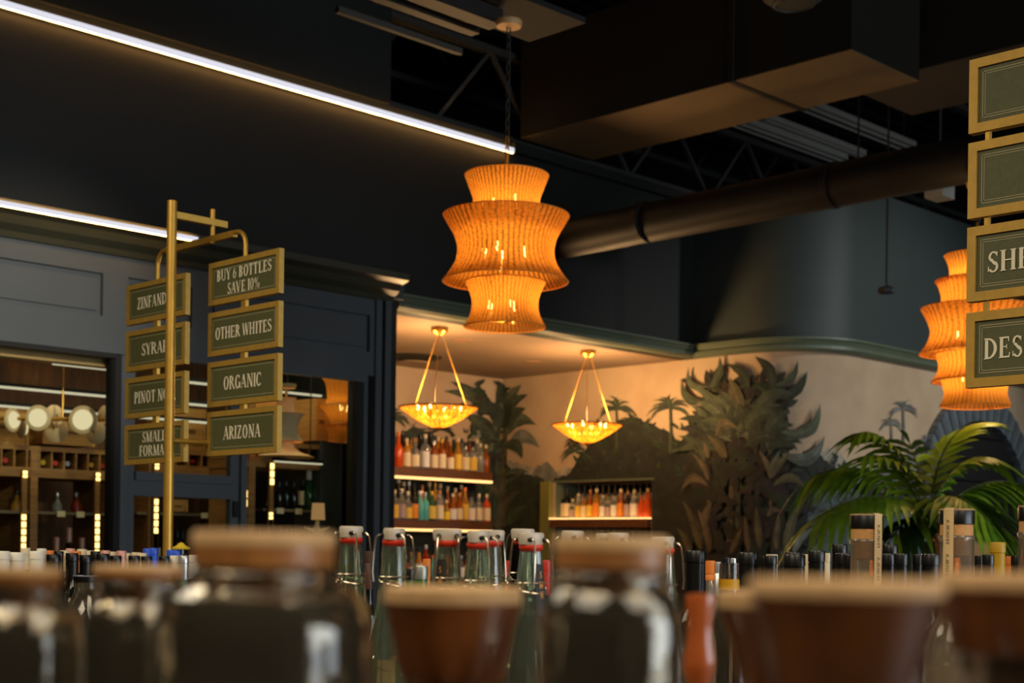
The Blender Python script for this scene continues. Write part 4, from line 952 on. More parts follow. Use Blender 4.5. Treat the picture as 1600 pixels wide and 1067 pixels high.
# ------------------------------------------------------------------ lettering (serif capitals as flat print)
def glyphs():
    T=0.165; t=0.080; G={}
    def rect(x0,y0,x1,y1): return [(x0,y0),(x1,y0),(x1,y1),(x0,y1)]
    def diag(x0,y0,x1,y1,w_): return [(x0-w_/2,y0),(x0+w_/2,y0),(x1+w_/2,y1),(x1-w_/2,y1)]
    def stem(x): return [rect(x-T/2,0,x+T/2,1),ser(x,0),ser(x,1)]
    def ser(x,y,w_=0.26,h=0.045): return rect(x-w_/2,y if y==0 else y-h,x+w_/2,y+h if y==0 else y)
    def ring(cx,cy,rx,ry,a0,a1,th=T,tv=t,n=14):
        out=[]
        for i in range(n):
            q=[]
            for a,inn in ((a0+(a1-a0)*i/n,0),(a0+(a1-a0)*(i+1)/n,0),(a0+(a1-a0)*(i+1)/n,1),(a0+(a1-a0)*i/n,1)):
                q.append((cx+(rx-inn*th)*math.cos(a), cy+(ry-inn*tv)*math.sin(a)))
            out.append(q)
        return out
    pi=math.pi
    G['I']=(stem(0.15),0.30); G['1']=(stem(0.18)+[diag(0.06,0.84,0.16,0.98,0.09)],0.36)
    G['L']=(stem(0.15)+[rect(0.1,0,0.55,t),diag(0.53,0,0.56,0.24,0.05)],0.60)
    G['E']=(stem(0.15)+[rect(0.1,0,0.55,t),rect(0.1,1-t,0.52,1),rect(0.1,0.50,0.42,0.55),diag(0.53,0,0.56,0.24,0.05),diag(0.51,0.78,0.50,1,0.05),rect(0.39,0.42,0.43,0.63)],0.61)
    G['F']=(stem(0.15)+[rect(0.1,1-t,0.52,1),rect(0.1,0.48,0.42,0.53),diag(0.51,0.76,0.50,1,0.05),rect(0.39,0.40,0.43,0.61)],0.56)
    G['T']=([rect(0.32-T/2,0,0.32+T/2,1),ser(0.32,0),rect(0.04,1-t,0.60,1),diag(0.05,0.76,0.07,1,0.05),diag(0.59,0.76,0.57,1,0.05)],0.64)
    G['H']=(stem(0.15)+stem(0.60)+[rect(0.15,0.48,0.60,0.54)],0.76)
    G['N']=([rect(0.13,0,0.13+t,1),ser(0.15,0),ser(0.12,1,0.22),diag(0.17,1,0.62,0,0.17),rect(0.60,0,0.60+t,1),ser(0.63,1)],0.78)
    G['M']=([rect(0.12,0,0.12+t,1),ser(0.14,0),ser(0.14,1,0.2),diag(0.18,1,0.44,0,0.15),diag(0.44,0,0.70,1,0.06),rect(0.68,0,0.68+T,1),ser(0.75,0),ser(0.77,1,0.2)],0.90)
    G['A']=([diag(0.08,0,0.34,1,0.06),diag(0.60,0,0.34,1,0.16),rect(0.17,0.30,0.52,0.35),ser(0.08,0,0.2),ser(0.60,0,0.24)],0.70)
    G['V']=([diag(0.34,0,0.08,1,0.16),diag(0.34,0,0.60,1,0.06),ser(0.08,1,0.24),ser(0.60,1,0.2)],0.68)
    G['W']=([diag(0.28,0,0.08,1,0.15),diag(0.28,0,0.48,1,0.06),diag(0.68,0,0.48,1,0.15),diag(0.68,0,0.88,1,0.06),ser(0.08,1,0.22),ser(0.47,1,0.2),ser(0.88,1,0.18)],0.95)
    G['Y']=([rect(0.32-T/2,0,0.32+T/2,0.46),ser(0.32,0),diag(0.32,0.42,0.08,1,0.15),diag(0.32,0.42,0.57,1,0.06),ser(0.08,1,0.22),ser(0.57,1,0.18)],0.64)
    G['Z']=([rect(0.05,0,0.56,t),rect(0.07,1-t,0.56,1),diag(0.12,0.02,0.50,0.98,0.16),diag(0.55,0,0.58,0.24,0.05),diag(0.09,0.78,0.10,1,0.05)],0.62)
    G['O']=(ring(0.36,0.5,0.33,0.52,0,2*pi,n=26),0.73); G['0']=(ring(0.26,0.5,0.23,0.51,0,2*pi,0.12,n=24),0.52)
    G['C']=(ring(0.36,0.5,0.33,0.52,0.75,2*pi-0.75,n=22)+[rect(0.56,0.72,0.61,0.97),rect(0.56,0.05,0.60,0.22)],0.68)
    G['G']=(ring(0.36,0.5,0.33,0.52,0.75,2*pi-0.6,n=22)+[rect(0.56,0.72,0.61,0.97),rect(0.54,0.03,0.54+T,0.42),ser(0.60,0.46,0.26)],0.74)
    G['D']=(stem(0.15)+ring(0.22,0.5,0.46,0.5,-pi/2,pi/2,n=16)+[rect(0.1,0,0.24,t),rect(0.1,1-t,0.24,1)],0.72)
    G['P']=(stem(0.15)+ring(0.22,0.73,0.34,0.27,-pi/2,pi/2)+[rect(0.1,1-t,0.24,1),rect(0.15,0.46,0.24,0.46+t)],0.60)
    G['R']=(stem(0.15)+ring(0.22,0.74,0.33,0.26,-pi/2,pi/2)+[rect(0.1,1-t,0.24,1),rect(0.15,0.48,0.24,0.48+t),diag(0.62,0,0.32,0.50,0.16),ser(0.64,0,0.18)],0.69)
    G['B']=(stem(0.15)+ring(0.22,0.76,0.31,0.24,-pi/2,pi/2)+ring(0.22,0.27,0.36,0.27,-pi/2,pi/2)+[rect(0.1,1-t,0.24,1),rect(0.1,0,0.24,t),rect(0.15,0.50,0.24,0.55)],0.63)
    G['U']=([rect(0.14-T/2+0.02,0.28,0.14+T/2+0.02,1),ser(0.15,1),rect(0.57,0.28,0.57+t,1),ser(0.60,1,0.2)]+ring(0.358,0.30,0.265,0.31,pi,2*pi,0.10),0.72)
    G['S']=(ring(0.28,0.745,0.22,0.265,0.5,pi*1.5,0.11)+ring(0.28,0.26,0.24,0.275,-pi*0.85,pi*0.5,0.12)+[diag(0.40,0.34,0.16,0.66,0.15),rect(0.43,0.76,0.475,0.97),rect(0.05,0.04,0.095,0.28)],0.55)
    G['6']=(ring(0.27,0.30,0.23,0.31,0,2*pi,0.11,n=20)+ring(0.44,0.30,0.40,0.72,pi*0.62,pi,0.11),0.54)
    G['%']=(ring(0.18,0.75,0.15,0.24,0,2*pi,0.08,0.04,16)+ring(0.62,0.25,0.15,0.24,0,2*pi,0.08,0.04,16)+[diag(0.24,0,0.56,1,0.05)],0.82)
    G[' ']=([],0.24); return G
GLY=glyphs()
def text_polys(txt, h, width=None, kern=0.04, cond=0.82):
    out=[]; x=0
    for chr_ in txt:
        pl,adv=GLY[chr_]
        for q in pl: out.append([((x+px_)*h*cond,py_*h) for px_,py_ in q])
        x+=adv+kern
    W=(x-kern)*h*cond
    k=(width/W) if width else 1.0
    return [[(px_*k-W*k/2,py_) for px_,py_ in q] for q in out], W*k
M_panelface=M_board
def sign_panel(parent, X, y0, y1, z0, z1, lines, th=0.018, dbl=False, hfac=0.26):
    """panel in the plane X=const, seen from -X; text reads towards -Y. Coordinates local to parent (which sits at the origin)"""
    p=MB().box(X+0.004,y0+0.006,z0+0.006,X+th-0.003,y1-0.006,z1-0.006).build('sign_panel',M_board,parent)
    fw=0.017; b=MB()
    for (a0,a1,c0,c1) in ((y0,y1,z1-fw,z1),(y0,y1,z0,z0+fw),(y0,y0+fw,z0+fw,z1-fw),(y1-fw,y1,z0+fw,z1-fw)): b.box(X,a0,c0,X+th,a1,c1)
    b.build('frame',M_gold_dull,p)
    for k,(ins,wd) in enumerate(((fw+0.008,0.0014),)+(((fw+0.0125,0.0012),) if dbl else ())):
        b=MB(); a0,a1,c0,c1=y0+ins,y1-ins,z0+ins,z1-ins; xx=X+0.0034
        for (e0,e1,g0,g1) in ((a0,a1,c1-wd,c1),(a0,a1,c0,c0+wd),(a0,a0+wd,c0,c1),(a1-wd,a1,c0,c1)):
            b.poly([(xx,e1,g0),(xx,e0,g0),(xx,e0,g1),(xx,e1,g1)])
        b.build('border_line',mat('border_print',(176,166,128),0.6),p)
    if lines:
        b=MB(); H=z1-z0; yc=(y0+y1)/2; n=len(lines); lh=H*hfac
        for i,(tx,wfrac) in enumerate(lines):
            pol,W=text_polys(tx,lh,wfrac*(y1-y0))
            zc=(z0+z1)/2+((n-1)/2-i)*lh*1.32-lh/2
            for qi,q in enumerate(pol): b.poly([(X+0.0032-0.00004*(qi%40),yc-px_,zc+py_) for px_,py_ in q])
        b.build('lettering',M_cream,p)
    return p
# left sign stand
SX=2.57
st=thing('sign_stand','gold sign stand with two columns of wine signs','sign',(0,0,0))
yR0,yR1=onX(436,430,SX).y,onX(326,440,SX).y; yL0,yL1=onX(290,460,SX).y,onX(197,480,SX).y
def zX(px,py): return onX(px,py,SX).z
rightp=[((436,387),(436,457),[('BUY 6 BOTTLES',0.78),('SAVE 10%',0.46)],0.255),((436,469),(436,541),[('OTHER WHITES',0.80)],0.27),((435,551),(435,625),[('ORGANIC',0.54)],0.29),((434,633),(434,706),[('ARIZONA',0.53)],0.29)]
leftp=[((290,426),(290,491),[('ZINFANDEL',0.64)],0.29),((289,502),(289,568),[('SYRAH',0.46)],0.29),((288,579),(288,645),[('PINOT NOIR',0.70)],0.29),((287,656),(287,721),[('SMALL',0.40),('FORMAT',0.50)],0.255)]
SLIT=0.012
for (a,b_,ln,hf) in rightp: sign_panel(st,SX,yR0,yR1,zX(*b_),zX(*a),ln,hfac=hf)
for (a,b_,ln,hf) in leftp: sign_panel(st,SX,yL0,yL1,zX(*b_),zX(*a),ln,hfac=hf)
for pl,(y0,y1) in ((rightp,(yR0,yR1)),(leftp,(yL0,yL1))):
    for i in range(3): 
        z1=zX(*pl[i][1]); z0=zX(*pl[i+1][0]); yc=(y0+y1)/2
        MB().box(SX+0.003,yc-0.012,z0-0.002,SX+0.015,yc+0.012,z1+0.002).build('link_block',M_gold,st)
poleXY=Vector((2.43,3.957)); pz_top=at(264,314,(2.43+3.957)/R2).z; SH=1.20
MB().tube([(poleXY.x,poleXY.y,SH),(poleXY.x,poleXY.y,pz_top)],0.0155,18).build('pole',M_gold,st)
MB().lathe([(0.07,SH),(0.07,SH+0.008),(0.02,SH+0.016),(0.016,SH+0.03)],24,(poleXY.x,poleXY.y,0)).build('base_plate',M_gold,st)
yrm=onX(313,360,SX).y
zr=lambda py: onX(313,py,SX+0.01).z
MB().box(poleXY.x,poleXY.y-0.010,zr(358),SX+0.06,poleXY.y+0.010,zr(348)).build('upper_arm',M_gold,st)
MB().tube([(SX+0.009,poleXY.y,zr(385)),(SX+0.009,poleXY.y,zr(333))],0.0085,12).build('drop_rod',M_gold,st)
zrail=zr(379); yA=(yR0+yR1)/2; yBm=(yL0+yL1)/2
MB().box(SX+0.001,yA+0.06,zrail-0.010,SX+0.019,yBm-0.06,zrail+0.010).build('rail',M_gold,st)
for yc,sg,ztop in ((yA,1,zX(*rightp[0][0])),(yBm,-1,zX(*leftp[0][0]))):
    pts=[(SX+0.009,yc+sg*0.075,zrail+0.004),(SX+0.009,yc+sg*0.05,zrail+0.004)]
    for k in range(7):
        a=math.pi/2*k/6; pts.append((SX+0.009,yc+sg*0.045*(1-math.sin(a)),zrail+0.004-0.045*(1-math.cos(a))))
    pts.append((SX+0.009,yc,ztop-0.004)); MB().tube(pts,0.0075,10).build('hook',M_gold,st)
MB().tube([(poleXY.x,poleXY.y,onX(262,688,2.43).z),(SX+0.01,poleXY.y,onX(262,688,2.43).z)],0.0085,10).build('lower_arm',M_gold,st)
MB().tube([(SX+0.01,yR1+0.02,onX(262,688,2.43).z),(SX+0.01,yL0-0.02,onX(262,688,2.43).z)],0.007,10).build('lower_rail',M_gold,st)
# right sign stand (runs out of the frame)
k1=ray(1515,150); dR=(zX(436,387)-zX(436,457))*F/115.0; XR=k1.x*dR
sr=thing('sign_stand','nearer gold sign stand with tall panels cut by the right edge','sign',(0,0,0))
zXR=lambda px,py: onX(px,py,XR).z
yr1=onX(1514,150,XR).y; PWD=0.385; yr0=yr1-PWD
RP=[((1516,94),(1516,209),None),((1514,224),(1514,342),None),((1512,356),(1512,472),[('SHERRY PORT',0.80)]),((1511,489),(1511,606),[('DESSERT WINES',0.825)])]
for (a,b_,ln) in RP: sign_panel(sr,XR,yr0,yr1,zXR(*b_),zXR(*a),ln,dbl=True,hfac=0.275)
for i in range(3):
    z1=zXR(*RP[i][1]); z0=zXR(*RP[i+1][0])
    for yy in (yr1-0.035,yr0+0.035): MB().box(XR+0.004,yy-0.004,z0-0.002,XR+0.014,yy+0.004,z1+0.002).build('link_block',M_gold,sr)
zt=zXR(*RP[0][0]); zb_=zXR(*RP[3][1]); yp=yr0-0.06
MB().tube([(XR,yp,SH),(XR,yp,zt+0.15)],0.0155,16).build('pole',M_gold,sr); MB().lathe([(0.07,SH),(0.07,SH+0.008),(0.016,SH+0.02)],20,(XR,yp,0)).build('base_plate',M_gold,sr)
MB().box(XR,yp,zt+0.10,XR+0.018,yr0+0.20,zt+0.12).build('rail',M_gold,sr); MB().tube([(XR+0.009,yr0+0.19,zt+0.11),(XR+0.009,yr0+0.19,zt-0.002)],0.0075,10).build('hook',M_gold,sr)
for i in range(4):
    zc=(zXR(*RP[i][0])+zXR(*RP[i][1]))/2; MB().box(XR+0.003,yp,zc-0.006,XR+0.015,yr0+0.004,zc+0.006).build('side_bracket',M_gold,sr)

# ------------------------------------------------------------------ display shelving (tops lie just below the frame)
def gondola(x0,y0,x1,y1,label):
    t=thing('display_shelf',label,'shelf',(0,0,0))
    MB().box(x0,y0,SH-0.03,x1,y1,SH).build('top_board',M_woodd,t)
    for z in (0.45,0.82): MB().box(x0+0.02,y0+0.02,z-0.02,x1-0.02,y1-0.02,z).build('shelf_board',M_woodd,t)
    for (x,y) in ((x0+0.03,y0+0.03),(x1-0.03,y0+0.03),(x0+0.03,y1-0.03),(x1-0.03,y1-0.03)): MB().box(x-0.025,y-0.025,0,x+0.025,y+0.025,SH-0.03).build('post',M_woodd,t)
    MB().box(x0+0.04,y0+0.04,0.0,x1-0.04,y1-0.04,0.10).build('plinth',M_black,t)
gondola(0.14,0.06,0.80,0.80,'small wooden display table right under the nearest bottles')
gondola(1.02,0.35,1.86,3.95,'long wooden display shelf under the swing-top bottles')
gondola(1.88,0.35,2.80,5.10,'long wooden display shelf carrying the gold sign stands')

def clear_glass(name,rgb,rough=0.02): return mat(name,rgb,rough,trans=1.0,ior=1.48)
GF=mat('flint_glass',(232,222,200),0.03,trans=0.985,ior=1.48); GN_=mat('flint_glass_frosted',(214,200,176),0.05,trans=0.88,ior=1.48); GS=mat('green_tint_glass',(222,232,208),0.02,trans=0.965,ior=1.48)
M_liq=mat('dark_liquor',(18,14,9),0.2,coat=0.6); M_liq2=mat('brown_liquor',(46,26,10),0.2,coat=0.6)
M_stw=mat('stopper_cork',(132,84,36),0.5,noise=0.18,scale=120,coat=0.25); M_stt=mat('stopper_top',(164,130,88),0.7,noise=0.12,scale=150)
M_flr=mat('walnut_stopper',(112,62,24),0.28,rgb2=(42,21,9),scale=14,stretch=(3,3,0.5),coat=0.9)
M_org=mat('orange_wood',(150,74,30),0.35,noise=0.15,scale=30,coat=0.7)
def near_bottle(px, ytop, d, r_stop, y_stop, r_body, y_sh, label, liq=M_liq):
    s=d/F; top=at(px,ytop,d); H=top.z-SH
    t=thing('stoppered_bottle',label,'bottle',(top.x,top.y,SH),0,'bottles with fat round stoppers in the foreground')
    rs=r_stop*s; hs=(y_stop-ytop)*s; rb=r_body*s; zsh=H-(y_sh-ytop)*s; zn=H-hs
    MB().lathe([(rs*0.5,zn-0.012),(rs*0.5,zn+0.0005),(rs*0.93,zn+0.0005),(rs,zn+0.002),(rs,H-0.36*hs)],64).build('stopper',M_stw,t)
    MB().lathe([(rs*1.006,H-0.36*hs),(rs*1.006,H-0.0014),(rs*0.97,H),(0.0001,H+0.0002)],64).build('stopper_top',M_stt,t)
    lip=rs*1.02
    MB().lathe([(rb*0.9,0),(rb,0.006),(rb,zsh-0.012),(rb*0.985,zsh-0.004),(rb*0.90,zsh+(zn-zsh)*0.35),(rb*0.74,zsh+(zn-zsh)*0.62),(lip*0.97,zn-0.006),(lip*1.03,zn-0.004),(lip*1.03,zn-0.001),(lip,zn),(rs*0.6,zn),(rs*0.58,zn-0.012),(rb*0.66,zsh+(zn-zsh)*0.52),(rb*0.84,zsh+(zn-zsh)*0.25),(rb*0.93,zsh-0.006),(rb*0.93,0.012),(0.0001,0.010)],64).build('glass',GF,t)
    MB().lathe([(rb*0.925,0.0125),(rb*0.925,zsh-0.007),(rb*0.835,zsh+(zn-zsh)*0.24),(0.0001,zsh+(zn-zsh)*0.24)],48).build('liquid',liq,t)
near_bottle(38,886,0.50,57,918,92,985,'short cork-stoppered bottle at the far left foreground')
near_bottle(216,883,0.60,68,908,84,975,'cork-stoppered bottle between the far left one and the big one')
near_bottle(413,830,0.50,110,893,172,955,'largest cork-stoppered dark bottle in the left foreground')
near_bottle(956,838,0.50,89,896,113,950,'cork-stoppered dark bottle right of centre in the foreground')
def flare_bottle(px, ytop, d, r0, r1, ybot, label, m=None, rb=0.036):
    s=d/F; top=at(px,ytop,d); H=top.z-SH; t=thing('decanter',label,'bottle',(top.x,top.y,SH),0,'bottles with flared wooden stoppers in the foreground')
    zb=H-(ybot-ytop)*s; a,b_=r0*s,r1*s
    MB().lathe([(b_*0.45,zb-0.02),(b_*0.45,zb),(b_*0.94,zb),(b_,zb+0.002),((a+b_)/2*0.995,(zb+H)/2),(a*0.998,H-24*s)],72).build('stopper',m or M_flr,t)
    MB().lathe([(a*0.998,H-24*s),(a*1.004,H-24*s),(a*1.006,H-0.0012),(a*0.97,H),(0.0001,H+0.0002)],72).build('stopper_top',M_stt,t)
    lr=b_*0.80
    MB().lathe([(rb*0.9,0),(rb,0.006),(rb,zb-0.055),(rb*0.96,zb-0.045),(rb*0.80,zb-0.030),(lr,zb-0.016),(lr*0.96,zb-0.006),(lr*1.05,zb-0.005),(lr*1.05,zb-0.0005),(b_*0.5,zb-0.0005),(b_*0.48,zb-0.022),(rb*0.70,zb-0.034),(rb*0.90,zb-0.052),(rb*0.92,0.012),(0.0001,0.010)],64).build('glass',GF,t)
    MB().lathe([(rb*0.915,0.0125),(rb*0.915,zb-0.07),(0.0001,zb-0.07)],40).build('liquid',M_liq2,t)
flare_bottle(708,917,0.58,107,84,1062,'flared brown wooden stopper bottle at the centre foreground')
flare_bottle(1240,925,0.56,118,82,1075,'flared stopper bottle mostly hidden behind the nearest one')
flare_bottle(1322,905,0.36,150,112,1085,'nearest and widest flared wooden stopper bottle, right foreground',rb=0.034)
flare_bottle(1592,896,0.42,124,104,1020,'flared wooden stopper bottle cut by the right edge')
# slim orange finial bottle
p=at(1094,926,0.75); s_=0.75/F; H=p.z-SH
t=thing('finial_bottle','slim bottle with a glossy orange wooden finial stopper','bottle',(p.x,p.y,SH))
MB().lathe([(6*s_,H-0.055),(14*s_,H-0.052),(18*s_,H-0.048),(24*s_,H-0.040),(25*s_,H-0.035),(20*s_,H-0.026),(19*s_,H-0.015),(23*s_,H-0.004),(22*s_,H-0.001),(0.0001,H)],40).build('stopper',M_org,t)
MB().lathe([(0.026,0),(0.028,0.006),(0.028,H-0.12),(0.022,H-0.10),(0.009,H-0.075),(0.008,H-0.056),(0.0001,H-0.056)],40).build('glass',G_amber,t)

# ------------------------------------------------------------------ swing-top bottles
M_cer=mat('ceramic_stopper',(184,172,154),0.35); M_red=mat('red_gasket',(206,50,24),0.45); M_wire=mat('bail_wire',(190,176,156),0.25,metal=0.9)
def swing(px, ytop, d, yaw, label, glass=None, strip=None, liquid=None, twist=0.0):
    top=at(px,ytop,d); H=top.z-SH
    t=thing('swing_top_bottle',label,'bottle',(top.x,top.y,SH),math.radians(-45)+yaw,'swing-top bottles')
    b=MB().lathe([(0.0100,H-0.0150),(0.0114,H-0.0138),(0.0119,H-0.010),(0.0124,H-0.0030),(0.0118,H-0.0008),(0.0105,H),(0.0001,H+0.0002)],32); b.v=[(x*1.40,y*0.98,z) for x,y,z in b.v]; c=b.build('ceramic_stopper',M_cer,t)
    for sx in (-1,1): MB().tube([(sx*0.0105,-0.0125,H-0.0085),(sx*0.0105,0.0125,H-0.0085)],0.0026,10).build('wire_hole',M_black,c)
    MB().lathe([(0.0095,H-0.0225),(0.0120,H-0.0205),(0.0138,H-0.0185),(0.0142,H-0.0160),(0.0135,H-0.0142),(0.0001,H-0.0142)],28).build('red_gasket',M_red,t)
    g=glass or GS
    gb=MB().lathe([(0.030,0),(0.033,0.006),(0.034,H-0.175),(0.033,H-0.15),(0.026,H-0.118),(0.0195,H-0.09),(0.0185,H-0.075),(0.0165,H-0.060),(0.0150,H-0.045),(0.0138,H-0.030),(0.0130,H-0.0215),(0.0095,H-0.0205),(0.0098,H-0.030),(0.0110,H-0.045),(0.0130,H-0.062),(0.0155,H-0.09),(0.0225,H-0.12),(0.0305,H-0.155),(0.0305,0.010),(0.0001,0.008)],18); gb.smooth=False; gb.build('glass',g,t)
    if liquid:
        MB().lathe([(0.0300,0.0105),(0.0300,H-0.156),(0.0220,H-0.121),(0.0160,H-0.095),(0.0001,H-0.095)],28).build('liquid',liquid,t)
    # bail wires
    for sx in (-1,1):
        for sy in (-1,1):
            pts=[(sx*0.0105,sy*0.010,H-0.0085),(sx*0.0108,sy*0.0150,H-0.0082),(sx*0.0118,sy*0.0185,H-0.0120),(sx*0.0130,sy*0.0205,H-0.030),(sx*0.0145,sy*0.0212,H-0.052),(sx*0.0150,sy*0.0195,H-0.064)]
            MB().tube(pts,0.0011,6).build('bail_wire',M_wire,t)
        MB().tube([(sx*0.0205,0.0045*math.cos(u),H-0.066+0.0045*math.sin(u)) for u in [2*math.pi*k/12 for k in range(13)]],0.0010,6,False).build('wire_loop',M_wire,t)
    for z,tl in ((H-0.058,0.0),(H-0.066,0.004)):
        MB().tube([(0.0182*math.cos(u),0.0182*math.sin(u),z+tl*math.sin(u)) for u in [2*math.pi*k/24 for k in range(25)]],0.0009,6,False).build('collar_wire',M_wire,t)
    if strip is not None:
        b=MB(); a0=strip-0.42; a1=strip+0.42
        rr=lambda z: (0.0138+(0.0185-0.0138)*max(0,(0.03-(z-H)*-1)*-1)/0.045)+0.0006
        b.lathe([(rr(H-0.095),H-0.095),(rr(H-0.060),H-0.060),(rr(H-0.036),H-0.036)],6,a0=a0,a1=a1); o=b.build('neck_label',L_black,t)
        q=MB()
        for k,chr_ in enumerate('SMN'):
            pol,W=text_polys(chr_,0.0075)
            zz=H-0.052-0.0115*k; R_=rr(zz)+0.0005
            for qi,pq in enumerate(pol): R_+=0.000006; q.poly([(R_*math.cos(strip+x/R_),R_*math.sin(strip+x/R_),zz+y) for x,y in pq])
        q.build('lettering',mat('orange_print',(220,150,50),0.5),o)
W_=0.0; N_=1.25
swing(549,822,1.75,0.95,'swing-top bottle furthest left, beside the cellar column')
swing(616,825,1.72,N_,'swing-top bottle with wide wire bail, second from the left')
swing(699,826,1.70,W_+0.1,'swing-top bottle seen broadside, black neck strip with letters',strip=-2.1)
swing(748,829,1.68,N_-0.15,'swing-top bottle in front of the broadside one at centre')
swing(768,828,1.84,-0.2,'swing-top bottle half hidden behind its front neighbour at centre')
swing(817,826,1.90,0.6,'dark glass swing-top bottle hidden behind the labelled one',glass=mat('black_glass',(14,12,12),0.06))
swing(830,832,1.66,0.75,'swing-top bottle with dark liquid and black label, right of centre',strip=-0.85-0.75,liquid=M_liq)
swing(895,829,1.80,0.9,'swing-top bottle behind the blurred cork stopper, left of two')
swing(950,833,1.98,0.2,'swing-top bottle furthest back behind the blurred cork stopper')
swing(966,832,1.78,1.1,'swing-top bottle behind the blurred cork stopper, right of two')
swing(1036,838,1.74,0.85,'swing-top bottle furthest right with a loose wire loop')

# ------------------------------------------------------------------ other bottles on the long shelves
def wb(px,ytop,d,glass,cap,label,wpx=None,kind='wine',cap_h=0.19,name='wine_bottle',label_m=None,lspan=(0.2,0.5),cat='bottle',grp='bottles on the long display shelf',cap_k=None):
    top=at(px,ytop,d); h=top.z-SH-0.007; wr=(wpx*d/F/2 if wpx else 0.0155)
    wr=max(wr,0.0128 if d>2.85 else 0.0065); rn=prof_bottle(kind,h,1.0)[-1][0]; r=min(0.039,wr/(rn*1.1)); ck=wr/(rn*r)
    return bottle((top.x,top.y,SH),kind,h,r,glass,cap,label_m,lspan,label,cat,grp,24,name,cap_h,ck)
GB=mat('wine_glass_dark',(20,24,16),0.06,trans=0.2)
rows=[(1087,860,2.15,C_dark,32,'wide black-capped bottle nearest the orange finial'),(1169,863,2.12,C_dark,32,'wide black-capped bottle beside the gold-banded glass'),(1204,868,2.9,C_dark,20,'small black-capped bottle right of the wide one'),(1198,869,3.1,C_dark,15,'smaller black-capped bottle just behind'),(1239,862,2.5,C_dark,26,'black-capped bottle peeking over another'),(1241,866,2.1,C_dark,34,'broad black-capped bottle before the peeking one'),
      (1276,860,2.25,C_dark,26,'black-capped bottle left of the tall black cap'),(1312,850,2.6,C_dark,23,'tall black-capped bottle against the pale wall'),(1318,864,2.2,C_dark,24,'black-capped bottle left of the first tall clear neck'),(1327,867,2.1,C_dark,18,'black-capped bottle touching the first tall clear neck'),(1391,851,2.6,C_dark,23,'tall black-capped bottle right of the first clear neck'),(1387,865,2.25,C_dark,22,'black-capped bottle right of the first clear neck'),(1408,865,2.2,C_dark,22,'black-capped bottle, next one to the right of it'),
      (1434,866,2.6,C_dark,16,'narrow black-capped bottle left of the second clear neck'),(1454,865,2.2,C_dark,28,'black-capped bottle touching the second clear neck'),(1530,868,2.4,C_dark,14,'narrow black-capped bottle right of the second clear neck'),(1544,866,2.3,C_dark,18,'black-capped bottle left of the mustard cap'),(1559,847,2.4,mat('cap_mustard',(176,138,14),0.45),24,'mustard yellow capped bottle near the right edge'),(1588,868,2.4,C_dark,16,'black-capped bottle left of the last clear neck'),(1580,869,2.9,C_orange,12,'tan-capped bottle peeking right of the mustard cap'),
      (1206,866,3.2,C_cream,10,'cream-capped small bottle between black caps'),(1262,866,2.9,C_cream,9,'cream-capped bottle right of the broad black cap'),(1292,864,2.8,C_cream,9,'cream-topped bottle with a bluish edge')]
for px,yt,d,cap,wp,lab in rows: wb(px,yt,d,GB,cap,lab,wp)
# left wine rows
lrow=[(5,861,C_white,21,'white-capped wine bottle at the far left'),(27,863,C_white,23,'white-capped wine bottle, second from the far left'),(58,861,C_white,22,'white-capped wine bottle left of the black caps'),(84,866,C_dark,22,'black-capped wine bottle right of the white caps'),(113,864,C_dark,20,'black-capped wine bottle, second black one from the left'),(134,867,C_dark,19,'black-capped wine bottle, third black one from the left'),(161,865,C_dark,20,'black-capped wine bottle, fourth black one from the left'),(181,868,C_dark,18,'black-capped wine bottle, fifth black one from the left'),(210,868,C_dark,18,'black-capped wine bottle, sixth black one from the left'),(229,869,C_dark,17,'black-capped wine bottle just left of the pole'),(257,869,C_dark,17,'black-capped wine bottle right at the pole foot'),(274,868,C_white,13,'white-capped wine bottle right of the pole'),(304,867,C_white,17,'white-capped wine bottle touching the big cork stopper')]
for i,(px,yt,cap,wp,lab) in enumerate(lrow): wb(px,yt,3.05+0.0022*px*0.6,GB,cap,lab,wp)
brow=[(40,856,C_cream,12),(65,857,C_white,11),(78,860,C_orange,13),(92,861,C_dark,10),(101,860,C_cream,9),(110,857,C_pink,10),(119,861,C_orange,10),(128,858,C_cream,11),(140,860,C_cream,9),(149,861,C_dark,10),(165,860,C_pink,9),(175,862,C_cream,10),(190,861,C_pink,10),(198,864,C_cream,10),(213,863,C_cream,9),(222,864,C_cream,9),(283,866,C_dark,11)]
cnm={C_cream.name:'cream',C_white.name:'white',C_orange.name:'orange',C_dark.name:'black',C_pink.name:'pink'}
for i,(px,yt,cap,wp) in enumerate(brow): wb(px,yt,3.85+0.06*(i%3),GB,cap,f'{cnm[cap.name]}-capped bottle in the back row of the left shelf, {ORD[i]} from the left',wp,grp='back row bottles on the left shelf')
for px,yt,lab in ((231,857,'blue-capped bottle behind the pole, left of it'),(240,856,'blue-capped bottle tight against the pole'),(268,859,'blue-capped bottle just right of the pole'),(275,860,'rounder blue-capped bottle under the yellow topper')): wb(px,yt,3.9,GB,C_blue,lab,10 if px<260 else 13)
wb(287,868,3.4,mat('mint_glass',(110,170,140),0.1,trans=0.4),C_silver,'mint green bottle between the white caps',9)
# hat-shaped yellow topper
p=at(283,857,4.1)
t=thing('straw_hat_topper','small yellow hat-shaped topper on a dark bottle behind the pole','decoration',(p.x,p.y,SH)); Hh=p.z-SH
MB().lathe([(0.0001,Hh),(0.026,Hh-0.002),(0.027,Hh+0.002),(0.014,Hh+0.008),(0.006,Hh+0.016),(0.0001,Hh+0.018)],24).build('hat',mat('straw_yellow',(212,180,40),0.7),t)
MB().lathe(prof_bottle('liquor',Hh-0.003,0.036),20).build('bottle',GB,t)
